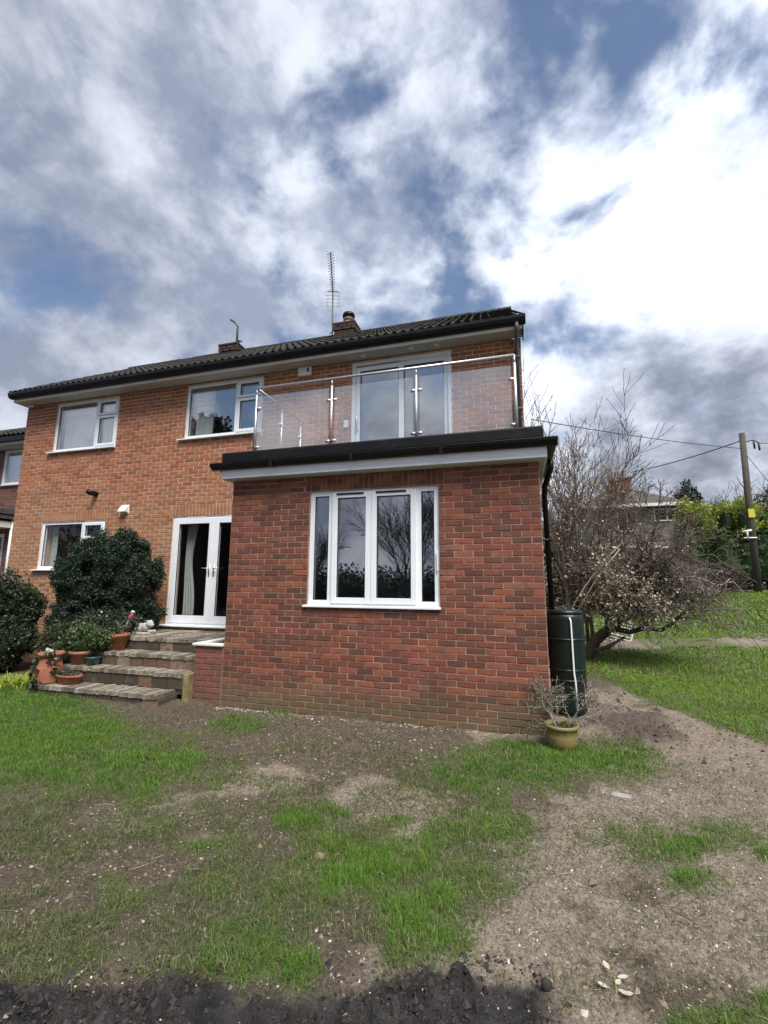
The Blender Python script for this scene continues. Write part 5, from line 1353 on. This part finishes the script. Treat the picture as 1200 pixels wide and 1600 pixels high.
up1 = np.array([0, 0, 1.0])
v0 = PB - sd_; v1 = PB + sd_
mid = PB + (up1 * (.60 / np.sqrt(1 + lean ** 2 * .4))[:, None] + dr * (lean * .30)[:, None]) * LB[:, None]
v2 = mid + sd_ * .75; v3 = mid - sd_ * .75
tip = PB + (up1 * (1.0 / np.sqrt(1 + lean ** 2 * 1.6))[:, None] + dr * (lean * .75)[:, None]) * LB[:, None]
V = np.stack([v0, v1, v2, v3, tip], 1).reshape(-1, 3)
i = np.arange(n)[:, None] * 5
F = np.concatenate([i + [0, 1, 2], i + [0, 2, 3], i + [3, 2, 4]], 1).reshape(-1, 3)
hue = rng.random(n)[:, None]
green = np.array([.064, .156, .014]) * (1 - hue) + np.array([.160, .290, .034]) * hue
patch = sstep(.42, .62, fbm(PB[:, 0] * 1.5, PB[:, 1] * 1.5, 3, 117))[:, None]
green = green * (1 - .35 * patch) + np.array([.042, .115, .020]) * .35 * patch
dry = np.array([.115, .115, .050]) * (1 - hue) + np.array([.235, .205, .125]) * hue
olive = np.array([.065, .085, .030])
drm = np.where(rng.random(n)[:, None] < .5, dry, olive)
right_lawn = sstep(-.2, 2.5, PB[:, 1])[:, None] * sstep(4.4, 5.2, PB[:, 0])[:, None]
green = green * (1 + right_lawn * np.array([.55, .35, .2]))      # lighter, yellower lawn on the right
tone = green * (1 - DR[:, None]) + drm * DR[:, None]
straw = rng.random(n) < .05; tone[straw] = np.array([.33, .28, .16])
tone = np.repeat(np.concatenate([tone, np.ones((n, 1))], 1), 5, axis=0)
print('blades', n)
grass = np_mesh('grass', V, F, M['grass'], attrs=dict(tone=('FLOAT_COLOR', tone)))
tag(grass, 'short patchy green lawn grass with worn dry tufts', 'grass', kind='stuff')

def pebbles(name, label, cat, pts, sizes, mat, seed, flat=.5, joined=True, ang=True):
    """small angular stones or flakes, joined"""
    r = np.random.default_rng(seed); n = len(pts)
    base = np.array([(1, 0, 0), (-1, 0, 0), (0, 1, 0), (0, -1, 0), (0, 0, 1), (0, 0, -1)], float); fc = np.array([(0, 2, 4), (2, 1, 4), (1, 3, 4), (3, 0, 4), (2, 0, 5), (1, 2, 5), (3, 1, 5), (0, 3, 5)])
    v = base[None] * r.uniform(.55, 1.25, (n, 6, 1)) * (sizes[:, None, None] * np.array([1, .75, flat]))
    th = r.uniform(0, 6.28, n); c, s = np.cos(th), np.sin(th)
    x = v[..., 0] * c[:, None] - v[..., 1] * s[:, None]; y = v[..., 0] * s[:, None] + v[..., 1] * c[:, None]
    z = v[..., 2] + x * r.normal(size=(n, 1)) * .25 + y * r.normal(size=(n, 1)) * .25
    V = np.stack([x, y, z], -1) + pts[:, None]
    F = (np.arange(n)[:, None, None] * 6 + fc).reshape(-1, 3)
    return tag(np_mesh(name, V.reshape(-1, 3), F, mat), label, cat, kind='stuff')
def scatter(n, x0, x1, y0, y1, keep, seed):
    r = np.random.default_rng(seed); x = r.uniform(x0, x1, n); y = r.uniform(y0, y1, n)
    k = (r.random(n) < keep(x, y)) & ~((x > -.05) & (x < EW + .04) & (y > -.03)) & ~((x < -.02) & (y > -.48)) & (np.hypot(x - 4.243, y + .27) > .16) & (np.hypot(x - 4.44, y - 1) > .25)
    x, y = x[k], y[k]; return np.stack([x, y, gz(x, y)], -1), r
bare = lambda x, y: np.clip(1 - grass_amount(x, y) * 1.1, 0.05, 1) * (1 - .8 * wet_amount(x, y))
def stone_like(name, c, var):
    b = NB(name); g = b.N('ShaderNodeNewGeometry'); col = b.mix(g.outputs['Random Per Island'], tuple(k * (1 - var) for k in c), tuple(min(1, k * (1 + var)) for k in c)); return b.fin(col, .9)
M['flake'] = stone_like('pale_flakes', (.46, .41, .33), .4); M['grit'] = stone_like('grit', (.17, .138, .105), .75); M['clod'] = stone_like('mud_clods', (.026, .023, .021), .75); M['clod_brown'] = stone_like('brown_clods', (.085, .066, .052), .45)
pts, r = scatter(9500, -1.5, 6.2, -4.3, -.05, bare, 121)
pebbles('pale_flakes', 'scattered pale stone chips and bark flakes on the soil', 'debris', pts, np.exp(r.normal(-5.35, .5, len(pts))), M['flake'], 1, .35)
pts, r = scatter(22000, .8, 6.2, -4.3, .3, bare, 122)
pebbles('soil_crumbs', 'brown soil crumbs and grit over the bare ground', 'debris', pts, np.exp(r.normal(-5.35, .62, len(pts))), M['grit'], 2, .7)
pts, r = scatter(36000, .6, 4.2, -4.4, -3.1, lambda x, y: np.maximum(wet_amount(x, y) * (.15 + .85 * sstep(.60, .48, fbm(x * 2.6 + 3, y * 2.6, 3, 64))), .22 * wet_amount(x, y - .14)), 123)
pebbles('dark_soil_clods', 'crumbly black wet soil clods in the foreground', 'soil', pts, np.exp(r.normal(-4.95, .5, len(pts))), M['clod'], 3, .8)
pts, r = scatter(3000, 4.3, 6.3, -.4, 2.4, lambda x, y: mud_amount(x, y) * .8 + .12, 124)
pebbles('mud_lumps', 'churned brown mud lumps beside the water butt', 'soil', pts, np.exp(r.normal(-4.3, .5, len(pts))), M['clod_brown'], 4, .8)
# row of chippings along the foot of the extension
r = np.random.default_rng(125); x = r.uniform(0, 4.1, 900); y = -.03 - np.abs(r.normal(0, .06, 900)); k = r.random(900) < np.where(x < 1.4, .9, .3)
pts = np.stack([x, y, gz(x, y)], -1)[k]
pebbles('wall_foot_chippings', 'pale chippings along the foot of the extension wall', 'debris', pts, np.exp(r.normal(-5.0, .4, len(pts))), M['flake'], 5, .6)

# single things lying on the ground
q = P(970, 1243, Z=0); zq = float(gz(q[0], q[1]))
tag(MB().prism([(q[0] - .075, q[1] - .03), (q[0] + .06, q[1] - .045), (q[0] + .085, q[1] + .02), (q[0] - .05, q[1] + .05)], 2, zq - .01, zq + .018).build('stone_slab', M['stone'], bevel=.004), 'flat pale broken paving piece lying on the track', 'stone')
q = P(853, 1540, Z=0); zq = float(gz(q[0], q[1]))
blobmesh([(q[0], q[1], zq + .016, .020, .017, .028), (q[0] + .012, q[1] + .01, zq + .012, .014, .014, .02)], 'soil_lump', M['clod'], None, 9)
tag(bpy.data.objects['soil_lump'], 'single dark upright soil lump on the bare ground', 'soil')
q = P(962, 1538, Z=0); zq = float(gz(q[0], q[1]))
sp = thing('leaf_sprig', 'fallen sprig with pale yellow leaves on the bare soil', 'leaf', (q[0], q[1], zq))
MB().tube([(q[0] - .02, q[1] + .07, zq + .012), (q[0], q[1] + .02, zq + .016), (q[0] - .005, q[1] - .05, zq + .012)], .0018, 5).build('stalk', M['leaf_lime'], sp)
for (dx, dy, an, L_) in ((-.012, .062, 2.0, .045), (.012, .03, .3, .048), (-.03, -.035, 2.9, .045), (.004, -.03, -.6, .05), (.02, -.045, .1, .04), (.0, -.01, .9, .035)):
    a0_ = np.array([q[0] + dx, q[1] + dy, zq + .014]); dv = np.array([math.cos(an), math.sin(an), .1]); sv = np.array([-math.sin(an), math.cos(an), 0]); b = MB()
    vs = [a0_]; 
    for t in (.25, .5, .75): vs += [a0_ + dv * L_ * t + sv * .011 * math.sin(math.pi * t) ** .7, a0_ + dv * L_ * t + np.array([0, 0, -.002]), a0_ + dv * L_ * t - sv * .011 * math.sin(math.pi * t) ** .7]
    vs.append(a0_ + dv * L_)
    b.add(vs, [(0, 1, 2), (0, 2, 3), (1, 4, 5, 2), (2, 5, 6, 3), (4, 7, 8, 5), (5, 8, 9, 6), (7, 10, 8), (8, 10, 9)]); b.build('leaf', M['leaf_cream'], sp)
r = np.random.default_rng(141); mbt = MB()
for i in range(420):
    x, y = r.uniform(.5, 6.0), r.uniform(-4.1, -.3)
    if wet_amount(np.array(x), np.array(y)) > .3 or (x < EW + .1 and y > -.1): continue
    a = r.uniform(0, 6.28); L_ = r.uniform(.03, .11); e = np.array([math.cos(a), math.sin(a), 0]) * L_; b0 = np.array([x, y, 0.0])
    p_ = [b0, b0 + e * .5 + np.array([-e[1], e[0], 0]) * r.normal() * .12, b0 + e]
    mbt.tube([q_ + np.array([0, 0, float(gz(q_[0], q_[1])) + .006]) for q_ in p_], [.0012, .0016, .0008], 3, False)
tag(mbt.build('straw_litter', M['twig_pale']), 'dry stalks and twig litter strewn over the soil', 'debris', kind='stuff')
q = P(1100, 1475, Z=0); tag(MB().tube([P(1045, 1420, Z=.03), P(1070, 1432, Z=.03), P(1090, 1445, Z=.02)], [.004, .005, .003], 5).build('twig', M['twig']), 'dry twig lying on the bare soil at right', 'twig')
